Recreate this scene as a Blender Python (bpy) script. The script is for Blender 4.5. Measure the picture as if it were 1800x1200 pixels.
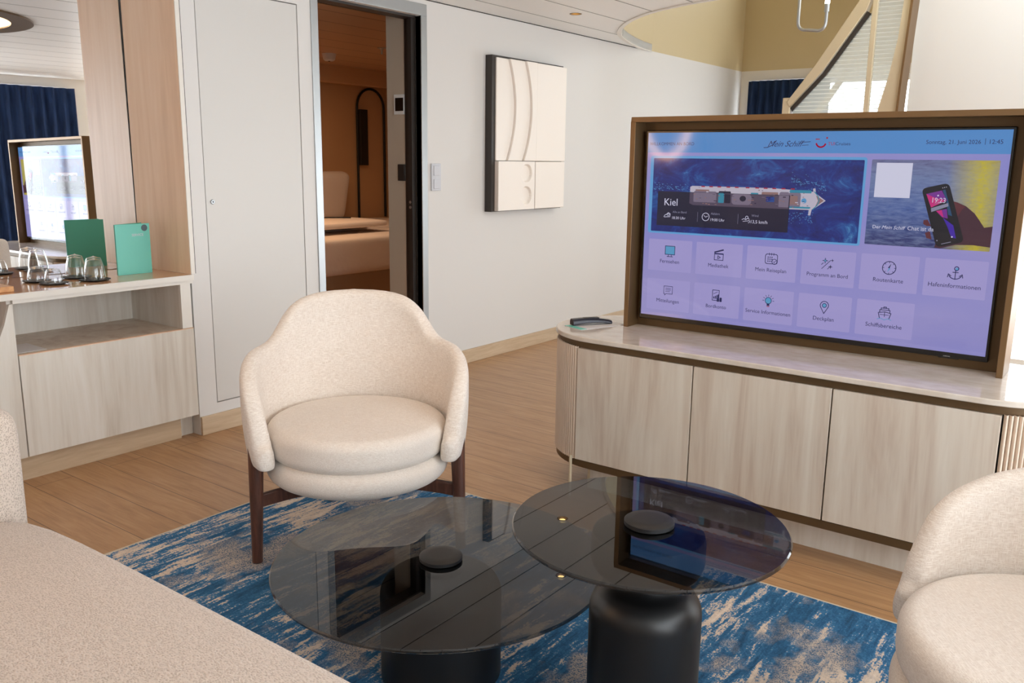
import bpy, bmesh, math, random
from mathutils import Vector, Matrix
for o in list(bpy.data.objects): bpy.data.objects.remove(o)
SC = bpy.context.scene
COL = SC.collection
PI = math.pi
sin, cos = math.sin, math.cos

# ------------------------------------------------------------------ camera
H = 1.27
cd = bpy.data.cameras.new('camera'); cam = bpy.data.objects.new('camera', cd); COL.objects.link(cam)
SC.camera = cam
YAW, PITCH, ROLL = -0.63878981, 0.204594744, -0.0130806536
cy_, sy_ = cos(YAW), sin(YAW)
rt = Vector((cy_, -sy_, 0)); fw = Vector((sy_*cos(PITCH), cy_*cos(PITCH), -sin(PITCH))); dn = fw.cross(rt)
r2 = cos(ROLL)*rt + sin(ROLL)*dn; d2 = -sin(ROLL)*rt + cos(ROLL)*dn
cam.matrix_world = Matrix(((r2.x, -d2.x, -fw.x, 0), (r2.y, -d2.y, -fw.y, 0), (r2.z, -d2.z, -fw.z, H), (0, 0, 0, 1)))
cd.sensor_width = 36.0; cd.lens = 1524.8*36/1800; cd.clip_start = 0.05

# ------------------------------------------------------------------ world, exposure, daylight
SC.view_settings.view_transform = 'Standard'
SC.view_settings.look = 'None'
SC.view_settings.exposure = 0.23
SC.view_settings.gamma = 1.0
SC.view_settings.use_curve_mapping = False
W = bpy.data.worlds.new('daylight'); SC.world = W; W.use_nodes = True
bg = W.node_tree.nodes['Background']
bg.inputs[0].default_value = (0.90, 0.955, 1.0, 1); bg.inputs[1].default_value = 6.0

def area(name, loc, direction, sx, sy, power, color, portal=False, spread=PI):
    l = bpy.data.lights.new(name, 'AREA'); l.shape = 'RECTANGLE'; l.size = sx; l.size_y = sy
    l.energy = power; l.color = color; l.spread = spread
    if portal: l.cycles.is_portal = True
    o = bpy.data.objects.new(name, l); COL.objects.link(o); o.location = loc
    o.rotation_euler = Vector(direction).to_track_quat('-Z', 'Y').to_euler()
    return o
# daylight through the windows (portals guide the sky light through each opening)
area('window_daylight_portal', (1.86, 1.08, 1.1), (-1, 0, 0), 3.95, 2.0, 1, (1, 1, 1), True)
area('window_daylight_portal', (1.86, 5.18, 1.1), (-1, 0, 0), .93, 2.0, 1, (1, 1, 1), True)
area('window_daylight_portal', (1.86, 5.2, 3.35), (-1, 0, 0), .95, 2.1, 1, (1, 1, 1), True)
area('window_daylight_portal', (0.25, 5.84, 0.8), (0, -1, 0), 2.3, 1.45, 1, (1, 1, 1), True)
area('window_daylight_portal', (-2.3, 8.46, 1.1), (0, -1, 0), 2.1, 2.0, 1, (1, 1, 1), True)
area('window_daylight_portal', (.35, 4.49, 3.45), (0, 1, 0), 2.5, 1.7, 1, (1, 1, 1), True)
area('window_daylight_portal', (-2.4, 8.36, 3.4), (0, -1, 0), 1.2, 1.0, 1, (1, 1, 1), True)

# ------------------------------------------------------------------ mesh helpers
class MB:
    def __init__(s): s.v = []; s.f = []; s.m = []
    def add(s, vs, fs, mi=0):
        b = len(s.v); s.v += [tuple(p) for p in vs]; s.f += [tuple(i+b for i in f) for f in fs]; s.m += [mi]*len(fs)
        return s
    def box(s, x0, x1, y0, y1, z0, z1, mi=0):
        x0, x1 = min(x0, x1), max(x0, x1); y0, y1 = min(y0, y1), max(y0, y1); z0, z1 = min(z0, z1), max(z0, z1)
        vs = [(x0,y0,z0),(x1,y0,z0),(x1,y1,z0),(x0,y1,z0),(x0,y0,z1),(x1,y0,z1),(x1,y1,z1),(x0,y1,z1)]
        return s.add(vs, [(0,3,2,1),(4,5,6,7),(0,1,5,4),(1,2,6,5),(2,3,7,6),(3,0,4,7)], mi)
    def lathe(s, prof, c=(0,0,0), n=64, mi=0):
        vs = []; fs = []
        k = len(prof)
        for i in range(n):
            a = 2*PI*i/n
            for r, z in prof: vs.append((c[0]+r*cos(a), c[1]+r*sin(a), c[2]+z))
        for i in range(n):
            j = (i+1) % n
            for q in range(k-1):
                if prof[q][0] < 1e-6 and prof[q+1][0] < 1e-6: continue
                fs.append((i*k+q, j*k+q, j*k+q+1, i*k+q+1))
        return s.add(vs, fs, mi)
    def tube(s, pts, r, n=12, mi=0, caps=True):
        pts = [Vector(p) for p in pts]; rs = r if isinstance(r, (list, tuple)) else [r]*len(pts)
        up = None; vs = []; fs = []
        for i, p in enumerate(pts):
            t = (pts[min(i+1, len(pts)-1)] - pts[max(i-1, 0)]).normalized()
            if up is None: up = Vector((0,0,1)) if abs(t.z) < .9 else Vector((1,0,0))
            a = t.cross(up).normalized(); b = a.cross(t).normalized(); up = b
            for k in range(n):
                w = 2*PI*k/n; vs.append(p + a*cos(w)*rs[i] + b*sin(w)*rs[i])
        for i in range(len(pts)-1):
            for k in range(n):
                fs.append((i*n+k, i*n+(k+1) % n, (i+1)*n+(k+1) % n, (i+1)*n+k))
        if caps:
            fs.append(tuple(range(n-1, -1, -1))); fs.append(tuple((len(pts)-1)*n+k for k in range(n)))
        return s.add(vs, fs, mi)
    def prism(s, poly, fn, d0, d1, mi=0):
        """poly: 2D points; fn(u, v, d) -> 3D"""
        n = len(poly)
        vs = [fn(u, v, d0) for u, v in poly] + [fn(u, v, d1) for u, v in poly]
        fs = [tuple(range(n)), tuple(range(2*n-1, n-1, -1))] + [(i, (i+1) % n, n+(i+1) % n, n+i) for i in range(n)]
        return s.add(vs, fs, mi)

def build(name, mb, mats, parent=None, smooth=False, bevel=0, local=False, kind=None, seg=2, sub=0):
    me = bpy.data.meshes.new(name)
    off = Vector((0,0,0))
    if parent is not None and not local:
        off = parent['_w'] if '_w' in parent else parent.location
        off = Vector(off)
    me.from_pydata([tuple(Vector(v)-off) for v in mb.v], [], mb.f)
    if not isinstance(mats, (list, tuple)): mats = [mats]
    for m in mats: me.materials.append(m)
    me.polygons.foreach_set('material_index', mb.m)
    bm = bmesh.new(); bm.from_mesh(me)
    bmesh.ops.remove_doubles(bm, verts=bm.verts, dist=1e-6)
    bmesh.ops.recalc_face_normals(bm, faces=bm.faces)
    bm.to_mesh(me); bm.free()
    if smooth:
        me.polygons.foreach_set('use_smooth', [True]*len(me.polygons))
        try: me.set_sharp_from_angle(angle=math.radians(40))
        except Exception: pass
    o = bpy.data.objects.new(name, me); COL.objects.link(o)
    if parent is not None: o.parent = parent
    if bevel:
        b = o.modifiers.new('bevel', 'BEVEL'); b.width = bevel; b.segments = seg; b.limit_method = 'ANGLE'; b.angle_limit = math.radians(40)
        me.polygons.foreach_set('use_smooth', [True]*len(me.polygons))
        try: me.set_sharp_from_angle(angle=math.radians(60))
        except Exception: pass
    if sub:
        q = o.modifiers.new('sub', 'SUBSURF'); q.levels = sub; q.render_levels = sub
    if kind: o['kind'] = kind
    return o
def thing(name, label, cat, loc=(0,0,0), rz=0, group=None):
    o = bpy.data.objects.new(name, None); COL.objects.link(o); o.location = loc; o.rotation_euler = (0,0,rz)
    o.empty_display_size = .05
    o['label'] = label; o['category'] = cat
    if group: o['group'] = group
    return o
def tag(o, label, cat, group=None):
    o['label'] = label; o['category'] = cat
    if group: o['group'] = group
    return o
def struct(name, mb, mats, **k): return build(name, mb, mats, kind='structure', **k)
def subtag(o, label): o['label'] = label; return o

# ------------------------------------------------------------------ material helpers
def lin(r, g, b):
    f = lambda c: (c/255/12.92) if c/255 <= .04045 else ((c/255+.055)/1.055)**2.4
    return (f(r), f(g), f(b), 1)
def base_mat(name, col=(.8,.8,.8,1), rough=.5, metal=0, spec=.5):
    m = bpy.data.materials.new(name); m.use_nodes = True
    b = m.node_tree.nodes['Principled BSDF']
    b.inputs['Base Color'].default_value = col; b.inputs['Roughness'].default_value = rough
    b.inputs['Metallic'].default_value = metal; b.inputs['Specular IOR Level'].default_value = spec
    return m
class NT:
    def __init__(s, m): s.m = m; s.t = m.node_tree; s.b = s.t.nodes['Principled BSDF']; s.out = [n for n in s.t.nodes if n.type == 'OUTPUT_MATERIAL'][0]
    def n(s, t, **k):
        x = s.t.nodes.new(t)
        for a, v in k.items(): setattr(x, a, v)
        return x
    def l(s, a, b): s.t.links.new(a, b)
    def coord(s, scale=(1,1,1), loc=(0,0,0), rot=(0,0,0), src='Object'):
        c = s.n('ShaderNodeTexCoord'); m = s.n('ShaderNodeMapping'); s.l(c.outputs[src], m.inputs[0])
        m.inputs['Scale'].default_value = scale; m.inputs['Location'].default_value = loc; m.inputs['Rotation'].default_value = rot
        return m.outputs[0]
    def noise(s, vec, scale=5, detail=4, rough=.5, dist=0):
        x = s.n('ShaderNodeTexNoise'); s.l(vec, x.inputs['Vector']); x.inputs['Scale'].default_value = scale
        x.inputs['Detail'].default_value = detail; x.inputs['Roughness'].default_value = rough; x.inputs['Distortion'].default_value = dist
        return x.outputs['Fac']
    def ramp(s, fac, stops):
        x = s.n('ShaderNodeValToRGB'); s.l(fac, x.inputs[0]); e = x.color_ramp.elements
        while len(e) < len(stops): e.new(.5)
        for i, (p, c) in enumerate(stops): e[i].position = p; e[i].color = c if len(c) == 4 else (*c, 1)
        return x.outputs[0]
    def mix(s, fac, a, b, mode='MIX'):
        x = s.n('ShaderNodeMix', data_type='RGBA', blend_type=mode)
        for i, v in ((0, fac), (6, a), (7, b)):
            if hasattr(v, 'links'): s.l(v, x.inputs[i])
            else: x.inputs[i].default_value = v
        return x.outputs[2]
    def math(s, op, a, b=0, c=0):
        x = s.n('ShaderNodeMath', operation=op)
        for i, v in enumerate((a, b, c)):
            if hasattr(v, 'links'): s.l(v, x.inputs[i])
            else: x.inputs[i].default_value = v
        return x.outputs[0]
    def bump(s, h, strength=.2, dist=.01):
        x = s.n('ShaderNodeBump'); s.l(h, x.inputs['Height']); x.inputs['Strength'].default_value = strength; x.inputs['Distance'].default_value = dist
        s.l(x.outputs[0], s.b.inputs['Normal']); return x.outputs[0]
    def col(s, c): s.l(c, s.b.inputs['Base Color'])

def wood(name, c0, c1, c2, rough=.45, grain=(22, 22, 1.2), fine=3, rot=(0,0,0)):
    m = base_mat(name, c1, rough); t = NT(m)
    v = t.coord(scale=grain, rot=rot)
    a = t.noise(v, 1.0, 5, .6, 1.2); b = t.noise(v, 5.0*fine/3, 3, .6)
    f = t.math('ADD', t.math('MULTIPLY', a, .75), t.math('MULTIPLY', b, .25))
    t.col(t.ramp(f, [(.32, c0), (.5, c1), (.66, c2)])); t.bump(b, .05, .002)
    return m
M = {}
M['white_wall'] = base_mat('white_wall', lin(221,218,214), .55)
t = NT(M['white_wall']); t.bump(t.noise(t.coord(), 180, 3), .04, .002)
M['white_panel'] = base_mat('white_panel', lin(214,211,206), .42)
t = NT(M['white_panel']); t.bump(t.noise(t.coord(), 220, 2), .05, .001)
M['white_trim'] = base_mat('white_trim', lin(232,227,218), .4)
M['gold_wall'] = base_mat('gold_wall', lin(206,188,148), .5)
M['beige_metal'] = base_mat('beige_metal', lin(210,196,168), .35, .3)
M['groove'] = base_mat('groove', lin(70,68,64), .8)
M['dark_gap'] = base_mat('dark_gap', lin(28,24,20), .8)
M['silver'] = base_mat('brushed_silver', lin(176,180,182), .38, .85)
M['dark_jamb'] = base_mat('dark_jamb', lin(52,46,42), .5)
M['bronze'] = base_mat('bronze', lin(128,101,70), .42, .7)
M['bronze_dark'] = base_mat('bronze_dark', lin(100,78,52), .45, .5)
M['walnut'] = wood('walnut', lin(58,34,26), lin(88,54,42), lin(112,72,56), .4, (30,30,3))
M['pale_wood'] = wood('pale_wood', lin(206,196,182), lin(224,218,207), lin(232,228,220), .42, (9,9,.7))
M['console_wood'] = wood('console_wood', lin(184,163,145), lin(208,196,180), lin(219,211,197), .42, (9,9,.6))
M['tan_wood'] = wood('tan_wood', lin(222,184,150), lin(235,200,168), lin(241,210,182), .4, (8,8,.5))
M['base_wood'] = wood('base_wood', lin(186,160,128), lin(200,176,146), lin(210,188,158), .45, (2,2,20))
M['flute'] = base_mat('fluted_beige', lin(222,202,182), .5)
M['stone'] = base_mat('stone_top', lin(214,204,192), .12)
t = NT(M['stone']); n1 = t.noise(t.coord(scale=(1,1.6,1)), 14, 6, .6); t.col(t.ramp(n1, [(.35, lin(206,194,180)), (.7, lin(220,212,202))]))
M['counter'] = base_mat('counter_top', lin(220,170,130), .1)
M['black_metal'] = base_mat('black_metal', lin(14,14,15), .38)
M['black_soft'] = base_mat('black_soft', lin(20,20,22), .5)
M['black_gloss'] = base_mat('black_gloss', lin(10,10,12), .15)
M['navy_plastic'] = base_mat('navy_plastic', lin(24,24,38), .35)
M['paper'] = base_mat('paper', lin(222,220,220), .6)
M['teal'] = base_mat('teal_card', lin(118,206,190), .45)
M['teal_dark'] = base_mat('teal_inner', lin(88,176,148), .5)
M['grey_sticker'] = base_mat('grey_sticker', lin(86,104,110), .5)
M['cream'] = base_mat('relief_cream', lin(248,240,231), .55)
M['white_plastic'] = base_mat('white_plastic', lin(206,208,214), .35)
M['blue_card'] = base_mat('blue_card', lin(130,180,224), .4)
M['oak_tray'] = wood('oak_tray', lin(196,140,92), lin(214,160,108), lin(226,178,128), .4, (3,30,30))
M['linen'] = base_mat('bed_linen', lin(226,214,206), .8)
t = NT(M['linen']); t.bump(t.noise(t.coord(), 7, 3), .25, .03)
M['bed_base'] = base_mat('bed_base', lin(168,144,118), .85)
M['bed_wall'] = base_mat('bedroom_wall', lin(206,168,128), .6)
M['return_wall'] = base_mat('return_wall', lin(206,192,172), .6)
M['bright_plastic'] = base_mat('bright_plastic', lin(240,240,236), .35)
M['mirror'] = base_mat('mirror', (.93,.94,.94,1), .01, 1)

def fabric(name, c0, c1, flat=False, bump=.25):
    m = base_mat(name, c1, .85, 0, .25); t = NT(m)
    a = t.noise(t.coord(scale=(1.5,14,14) if flat else (1.5,1.5,14)), 45, 4, .6); b = t.noise(t.coord(scale=(14,1.5,14) if flat else (12,12,1.5)), 45, 4, .6)
    w = t.math('MAXIMUM', a, t.math('SUBTRACT', b, .03)); f = t.noise(t.coord(), 9, 3)
    g = t.math('ADD', t.math('MULTIPLY', w, .93), t.math('MULTIPLY', f, .07))
    t.col(t.ramp(g, [(.42, c0), (.62, c1)])); t.bump(w, bump, .0025)
    t.b.inputs['Sheen Weight'].default_value = .25; t.b.inputs['Sheen Roughness'].default_value = .5
    return m
M['chair_fabric'] = fabric('chair_fabric', lin(222,208,194), lin(246,237,227))
M['cushion_fabric'] = fabric('cushion_fabric', lin(222,209,196), lin(244,235,225), True, .2)
def boucle(name, c0, c1):
    m = base_mat(name, c1, .95, 0, .15); t = NT(m)
    vo = t.n('ShaderNodeTexVoronoi'); t.l(t.coord(scale=(1,1.6,1.2)), vo.inputs['Vector']); vo.inputs['Scale'].default_value = 190
    n1 = t.noise(t.coord(), 120, 4, .7)
    h = t.math('ADD', t.math('MULTIPLY', vo.outputs['Distance'], .8), t.math('MULTIPLY', n1, .6))
    t.col(t.ramp(h, [(.3, c0), (.75, c1)])); t.bump(h, .5, .004)
    t.b.inputs['Sheen Weight'].default_value = .3
    return m
M['sofa_fabric'] = boucle('sofa_fabric', lin(172,154,138), lin(214,198,185))
M['arm_fabric'] = boucle('sofa_arm_fabric', lin(160,142,126), lin(222,206,192))

def floor_mat():
    m = base_mat('oak_planks', lin(180,140,104), .38); t = NT(m)
    v = t.coord(loc=(0.3, -0.092, 0))
    br = t.n('ShaderNodeTexBrick'); t.l(v, br.inputs['Vector'])
    br.offset = .37; br.inputs['Scale'].default_value = 1; br.inputs['Brick Width'].default_value = 3.1; br.inputs['Row Height'].default_value = .152
    br.inputs['Mortar Size'].default_value = .0016; br.inputs['Mortar Smooth'].default_value = .2; br.inputs['Bias'].default_value = 0
    br.inputs['Color1'].default_value = (0,0,0,1); br.inputs['Color2'].default_value = (1,1,1,1); br.inputs['Mortar'].default_value = (.5,.5,.5,1)
    g = t.noise(t.coord(scale=(1.4, 16, 1)), 2.2, 6, .62, .9)
    g2 = t.noise(t.coord(scale=(3, 60, 1)), 3, 4, .6)
    f = t.math('ADD', t.math('MULTIPLY', g, .7), t.math('MULTIPLY', g2, .3))
    c = t.ramp(f, [(.3, lin(150,112,77)), (.5, lin(180,139,98)), (.72, lin(198,161,121))])
    c = t.mix(t.math('MULTIPLY', br.outputs['Color'], .22), c, lin(160,120,86))
    kn = t.n('ShaderNodeTexVoronoi'); t.l(t.coord(scale=(1,2.6,1)), kn.inputs['Vector']); kn.inputs['Scale'].default_value = 2.0
    k = t.ramp(kn.outputs['Distance'], [(.0, (1,1,1)), (.045, (0,0,0))])
    c = t.mix(t.math('MULTIPLY', k, .5), c, lin(110,78,56))
    c = t.mix(br.outputs['Fac'], c, lin(96,70,50)); t.col(c)
    t.bump(t.math('SUBTRACT', t.math('MULTIPLY', f, .3), br.outputs['Fac']), .25, .002)
    return m
M['floor'] = floor_mat()

def panels(name, c, gap, off=-3.245, sp=.328, w=.0045, rough=.4):
    m = base_mat(name, c, rough); t = NT(m)
    tc = t.n('ShaderNodeTexCoord'); s = t.n('ShaderNodeSeparateXYZ'); t.l(tc.outputs['Object'], s.inputs[0])
    u = t.math('PINGPONG', t.math('SUBTRACT', s.outputs[0], off - 40*sp), sp/2)
    k = t.math('LESS_THAN', u, w)
    t.col(t.mix(k, c, gap)); t.bump(t.math('MULTIPLY', t.math('SMOOTH_MIN', u, .012, .01), 60), .5, .01)
    return m
M['ceiling'] = panels('ceiling_panels', lin(243,243,241), lin(84,84,80))
M['bed_ceiling'] = panels('bedroom_ceiling_panels', lin(186,152,122), lin(80,56,40))

EM = .74
def emis(name, col, strength, rough=.2):
    m = base_mat(name, (0.01,0.01,0.01,1), rough)
    b = m.node_tree.nodes['Principled BSDF']; b.inputs['Emission Color'].default_value = col; b.inputs['Emission Strength'].default_value = strength*EM
    return m
M['warm_glow'] = emis('warm_glow', (1,.62,.28,1), 7)
M['wall_glow'] = emis('wall_glow', (1,.55,.25,1), 16)
M['lamp_glow'] = emis('lamp_glow', (1,.93,.8,1), 14)
M['spot_glow'] = emis('spot_glow', (1,.7,.25,1), 12)

def tint_glass(name, tint, f0=.04, gain=.96, power=5.0, rough=0.0):
    """thin glass face: clear or tinted transmission, mirror reflection rising at grazing angles"""
    m = bpy.data.materials.new(name); m.use_nodes = True; nt = m.node_tree
    for n in list(nt.nodes):
        if n.type != 'OUTPUT_MATERIAL': nt.nodes.remove(n)
    out = [n for n in nt.nodes][0]
    tr = nt.nodes.new('ShaderNodeBsdfTransparent'); tr.inputs[0].default_value = (*tint, 1)
    gl = nt.nodes.new('ShaderNodeBsdfGlossy'); gl.inputs['Roughness'].default_value = rough; gl.inputs['Color'].default_value = (1,1,1,1)
    lw = nt.nodes.new('ShaderNodeLayerWeight'); lw.inputs[0].default_value = .5
    p = nt.nodes.new('ShaderNodeMath'); p.operation = 'POWER'; p.inputs[1].default_value = power; nt.links.new(lw.outputs['Facing'], p.inputs[0])
    q = nt.nodes.new('ShaderNodeMath'); q.operation = 'MULTIPLY_ADD'; q.inputs[1].default_value = gain; q.inputs[2].default_value = f0; q.use_clamp = True
    nt.links.new(p.outputs[0], q.inputs[0])
    mx = nt.nodes.new('ShaderNodeMixShader'); nt.links.new(q.outputs[0], mx.inputs[0])
    nt.links.new(tr.outputs[0], mx.inputs[1]); nt.links.new(gl.outputs[0], mx.inputs[2]); nt.links.new(mx.outputs[0], out.inputs[0])
    return m
M['smoked_glass'] = tint_glass('smoked_glass', (.42,.43,.44), .05)
M['clear_glass'] = tint_glass('clear_glass', (.98,.985,.99), .03)
M['drink_glass'] = tint_glass('drink_glass', (.985,.99,.99), .05, .9, 3.0)

def ribbed():
    m = bpy.data.materials.new('ribbed_glass'); m.use_nodes = True; nt = m.node_tree; t = NT(m)
    s = t.n('ShaderNodeSeparateXYZ'); tc = t.n('ShaderNodeTexCoord'); t.l(tc.outputs['Object'], s.inputs[0])
    k = t.math('LESS_THAN', t.math('PINGPONG', s.outputs[2], .012), .003)
    tr = t.n('ShaderNodeBsdfTransparent'); tr.inputs[0].default_value = (.93,.95,.94,1)
    df = t.n('ShaderNodeBsdfTranslucent'); df.inputs[0].default_value = lin(240,240,234)
    fac = t.math('ADD', t.math('MULTIPLY', k, .35), .38)
    mx = t.n('ShaderNodeMixShader'); t.l(fac, mx.inputs[0]); t.l(tr.outputs[0], mx.inputs[1]); t.l(df.outputs[0], mx.inputs[2])
    t.l(mx.outputs[0], t.out.inputs[0]); return m
M['ribbed_glass'] = ribbed()

def curtain_mat():
    m = base_mat('navy_curtain', lin(30,50,86), .85, 0, .2); t = NT(m)
    n = t.noise(t.coord(scale=(1,1,.15)), 30, 3); t.col(t.ramp(n, [(.3, lin(26,42,74)), (.7, lin(44,66,108))])); return m
M['curtain'] = curtain_mat()

def rug_mat():
    m = base_mat('rug', lin(60,110,150), .95, 0, .1); t = NT(m)
    big = t.noise(t.coord(scale=(1,.75,1), loc=(3.1,1.7,0)), 2.6, 4, .6)
    st = t.noise(t.coord(scale=(19, 3.2, 1)), 1.25, 7, .68, .5)          # streaks running along y
    st2 = t.noise(t.coord(scale=(60, 9, 1)), 1.3, 4, .7)
    fl = t.noise(t.coord(), 150, 3, .8)
    a = t.math('ADD', t.math('ADD', t.math('MULTIPLY', st, .50), t.math('MULTIPLY', st2, .2)), t.math('MULTIPLY', big, .30))
    a = t.math('ADD', a, t.math('MULTIPLY', t.math('SUBTRACT', fl, .5), .22))
    c = t.ramp(a, [(.38, lin(44,78,106)), (.47, lin(54,104,144)), (.52, lin(74,128,170)), (.534, lin(214,197,178)), (.64, lin(238,226,212))])
    # worn speckled patches
    sp = t.math('GREATER_THAN', t.noise(t.coord(loc=(5,2,0)), 260, 2, .8), .52)
    mask = t.ramp(t.noise(t.coord(loc=(8.3,4.4,0), scale=(1.2,1,1)), 3.1, 4, .65), [(.53, (0,0,0)), (.62, (1,1,1))])
    spk = t.mix(sp, lin(196,182,168), lin(84,108,132))
    c = t.mix(t.math('MULTIPLY', mask, .85), c, spk)
    t.col(c); t.bump(fl, .6, .004); return m
M['rug'] = rug_mat()
M['rug_edge'] = base_mat('rug_edge', lin(206,196,176), .9)

# ------------------------------------------------------------------ the setting
WX = -3.47          # wall with the doors and the relief
RX = 1.85           # window wall on the right
CY = 8.35           # far end wall
DY = 5.75           # wall beside the stairs
CZ = 2.15           # ceiling
YB = -1.6           # wall behind the sofa
m = MB(); m.box(-7.2, RX+.25, YB-.25, CY+.2, -.06, 0); struct('floor', m, M['floor'])
# ceiling with its rounded opening
arc = [(-1.2,4.60),(-1.7,4.60),(-2.19,4.70),(-2.435,4.785),(-2.647,4.90),(-2.87,5.09),(-3.076,5.34),(-3.237,5.62),(-3.36,5.97),(-3.43,6.25),(WX+.002,6.5)]
def smooth_path(p, k=5):
    out = []
    for i in range(len(p)-1):
        a = p[max(i-1,0)]; b = p[i]; c = p[i+1]; d = p[min(i+2,len(p)-1)]
        for j in range(k):
            u = j/k
            out.append(tuple(.5*((2*b[q])+(-a[q]+c[q])*u+(2*a[q]-5*b[q]+4*c[q]-d[q])*u*u+(-a[q]+3*b[q]-3*c[q]+d[q])*u**3) for q in range(len(b))))
    out.append(tuple(p[-1])); return out
arcs = smooth_path(arc)
poly = [(RX+.1,YB-.1),(RX+.1,4.60)] + arcs + [(WX-.6,6.5),(WX-.6,YB-.1)]
m = MB(); m.prism(poly, lambda u,v,d:(u,v,d), CZ, CZ+.05); ceil = struct('ceiling', m, M['ceiling'])
# drill the downlight recess
m = MB(); m.lathe([(0,-.02),(.0315,-.02),(.0315,.032),(0,.032)], c=(-3.02,4.67,CZ), n=32); cut = build('cutter', m, M['ceiling'])
bo_ = ceil.modifiers.new('b', 'BOOLEAN'); bo_.operation = 'DIFFERENCE'; bo_.object = cut; bo_.solver = 'EXACT'
nm_ = bpy.data.meshes.new_from_object(ceil.evaluated_get(bpy.context.evaluated_depsgraph_get())); ceil.modifiers.clear(); ceil.data = nm_
bpy.data.objects.remove(cut)
# rim of the opening: white band, then the curved gold wall above it
m = MB(); n = len(arcs)
vs = []
for z, off in ((CZ-.006, 0), (CZ+.055, 0), (CZ+.055, .03), (CZ-.006, .03)):
    for i, (x, y) in enumerate(arcs):
        q = Vector(arcs[min(i+1,n-1)]) - Vector(arcs[max(i-1,0)]); nn = Vector((q.y, -q.x)).normalized()
        vs.append((x - nn.x*off*-1 if False else x+nn.x*off*-1, y+nn.y*off*-1, z))
fs = []
for k in range(4):
    for i in range(n-1): fs.append((k*n+i, k*n+i+1, ((k+1)%4)*n+i+1, ((k+1)%4)*n+i))
m.add(vs, fs); struct('trim_1', m, M['white_trim'], smooth=True)
m = MB(); vs = [(x,y,z) for z in (CZ+.05, 4.6) for x,y in arcs]; m.add(vs, [(i,i+1,n+i+1,n+i) for i in range(n-1)])
struct('wall_atrium', m, M['gold_wall'], smooth=True)
m = MB(); m.box(WX-.2, RX+.2, 4.3, CY+.2, 4.6, 4.7); struct('ceiling_atrium', m, M['gold_wall'])

# left wall in pieces: (y0,y1,z0,z1)
NY = 2.248
def wallbox(nm, pcs, mat, x0=WX-.12, x1=WX):
    m = MB()
    for y0,y1,z0,z1 in pcs: m.box(x0,x1,y0,y1,z0,z1)
    return struct(nm, m, mat)
D0, D1, DZ = 3.03, 3.775, 2.06       # bedroom door opening
C0, C1, K0, K1 = 2.343, 2.905, .137, 1.995   # closet door
wallbox('wall_left', [(NY+.0,C0,0,CZ),(C0,C1,0,K0),(C0,C1,K1,CZ),(C1,D0,0,CZ),(D0,D1,DZ,CZ),(D1,CY+.1,0,CZ)], M['white_wall'])
m = MB(); m.box(WX-.12, WX, 4.5, CY+.1, CZ, 4.6); struct('wall_left_upper', m, M['gold_wall'])
m = MB(); m.box(WX-.6, WX-.12, NY+.02, NY+.06, 0, CZ); struct('wall_closet_side', m, M['white_wall'])
# closet door
cdm = MB(); cdm.box(WX-.03, WX-.001, C0+.004, C1-.004, K0+.004, K1-.004)
cdo = struct('door_1', cdm, M['white_panel'], bevel=.0015)
m = MB(); m.box(WX-.1, WX-.035, C0, C1, K0, K1); build('door_backing', m, M['groove'], cdo, local=True)
m = MB(); m.lathe([(0,0),(.011,0),(.011,.004),(.009,.006),(.0,.006)], n=24)
for i,v in enumerate(m.v): m.v[i] = (WX+v[2]-.001, 2.379+v[0], 1.073+v[1])
build('door_lock', m, M['silver'], cdo, smooth=True, local=True)
m = MB(); m.box(WX+.0045, WX+.0055, 2.3765, 2.3815, 1.069, 1.077); build('keyhole', m, M['dark_gap'], cdo, local=True)
# panel joints in the left wall
m = MB(); m.box(WX-.001, WX+.0006, NY+.022, NY+.0245, .757, CZ-.006); struct('trim_2', m, M['groove'])
m = MB(); m.box(WX-.0005, WX+.003, NY-.0005, NY+.020, .757, CZ-.006); struct('trim_3', m, M['white_trim'])
m = MB(); m.box(WX-.001, WX+.0025, NY+.03, 6.45, CZ-.0045, CZ-.0005); struct('trim_4', m, M['dark_gap'])
# skirting
m = MB()
for y0,y1 in ((NY+.001, D0-.045),(D1+.05, CY)): m.box(WX, WX+.014, y0, y1, 0, .088)
struct('baseboard_left', m, M['base_wood'], bevel=.002)
# silver door frame + reveal
m = MB()
m.box(WX-.13, WX+.006, D0-.045, D0, 0, DZ+.0); m.box(WX-.13, WX+.006, D1, D1+.048, 0, DZ)
m.box(WX-.13, WX+.006, D0-.045, D1+.048, DZ, DZ+.062)
struct('door_2_frame', m, M['silver'], bevel=.002)
m = MB(); m.box(WX-.12, WX-.035, D1-.005, D1+.002, 0, DZ); m.box(WX-.12, WX-.035, D0, D1, DZ-.012, DZ+.001)
m.box(WX-.075, WX-.045, D1-.03, D1, 0.002, DZ-.01)
dj = struct('door_2', m, M['dark_jamb'])
m = MB()
for z in (1.02, 1.045): m.lathe([(0,0),(.008,0),(.008,.003),(0,.003)], c=(0,0,0), n=16)
k = len(m.v)//2
for i, v in enumerate(list(m.v)): m.v[i] = (WX-.061+v[0], D1-.031-v[2], (1.0 if i < k else 1.03)+v[1])
build('door_latch', m, M['silver'], dj, local=True)
m = MB(); m.box(-3.74, WX-.12, D1+.002, D1+.12, 0, CZ); struct('wall_bedroom_return', m, M['return_wall'])

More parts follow.
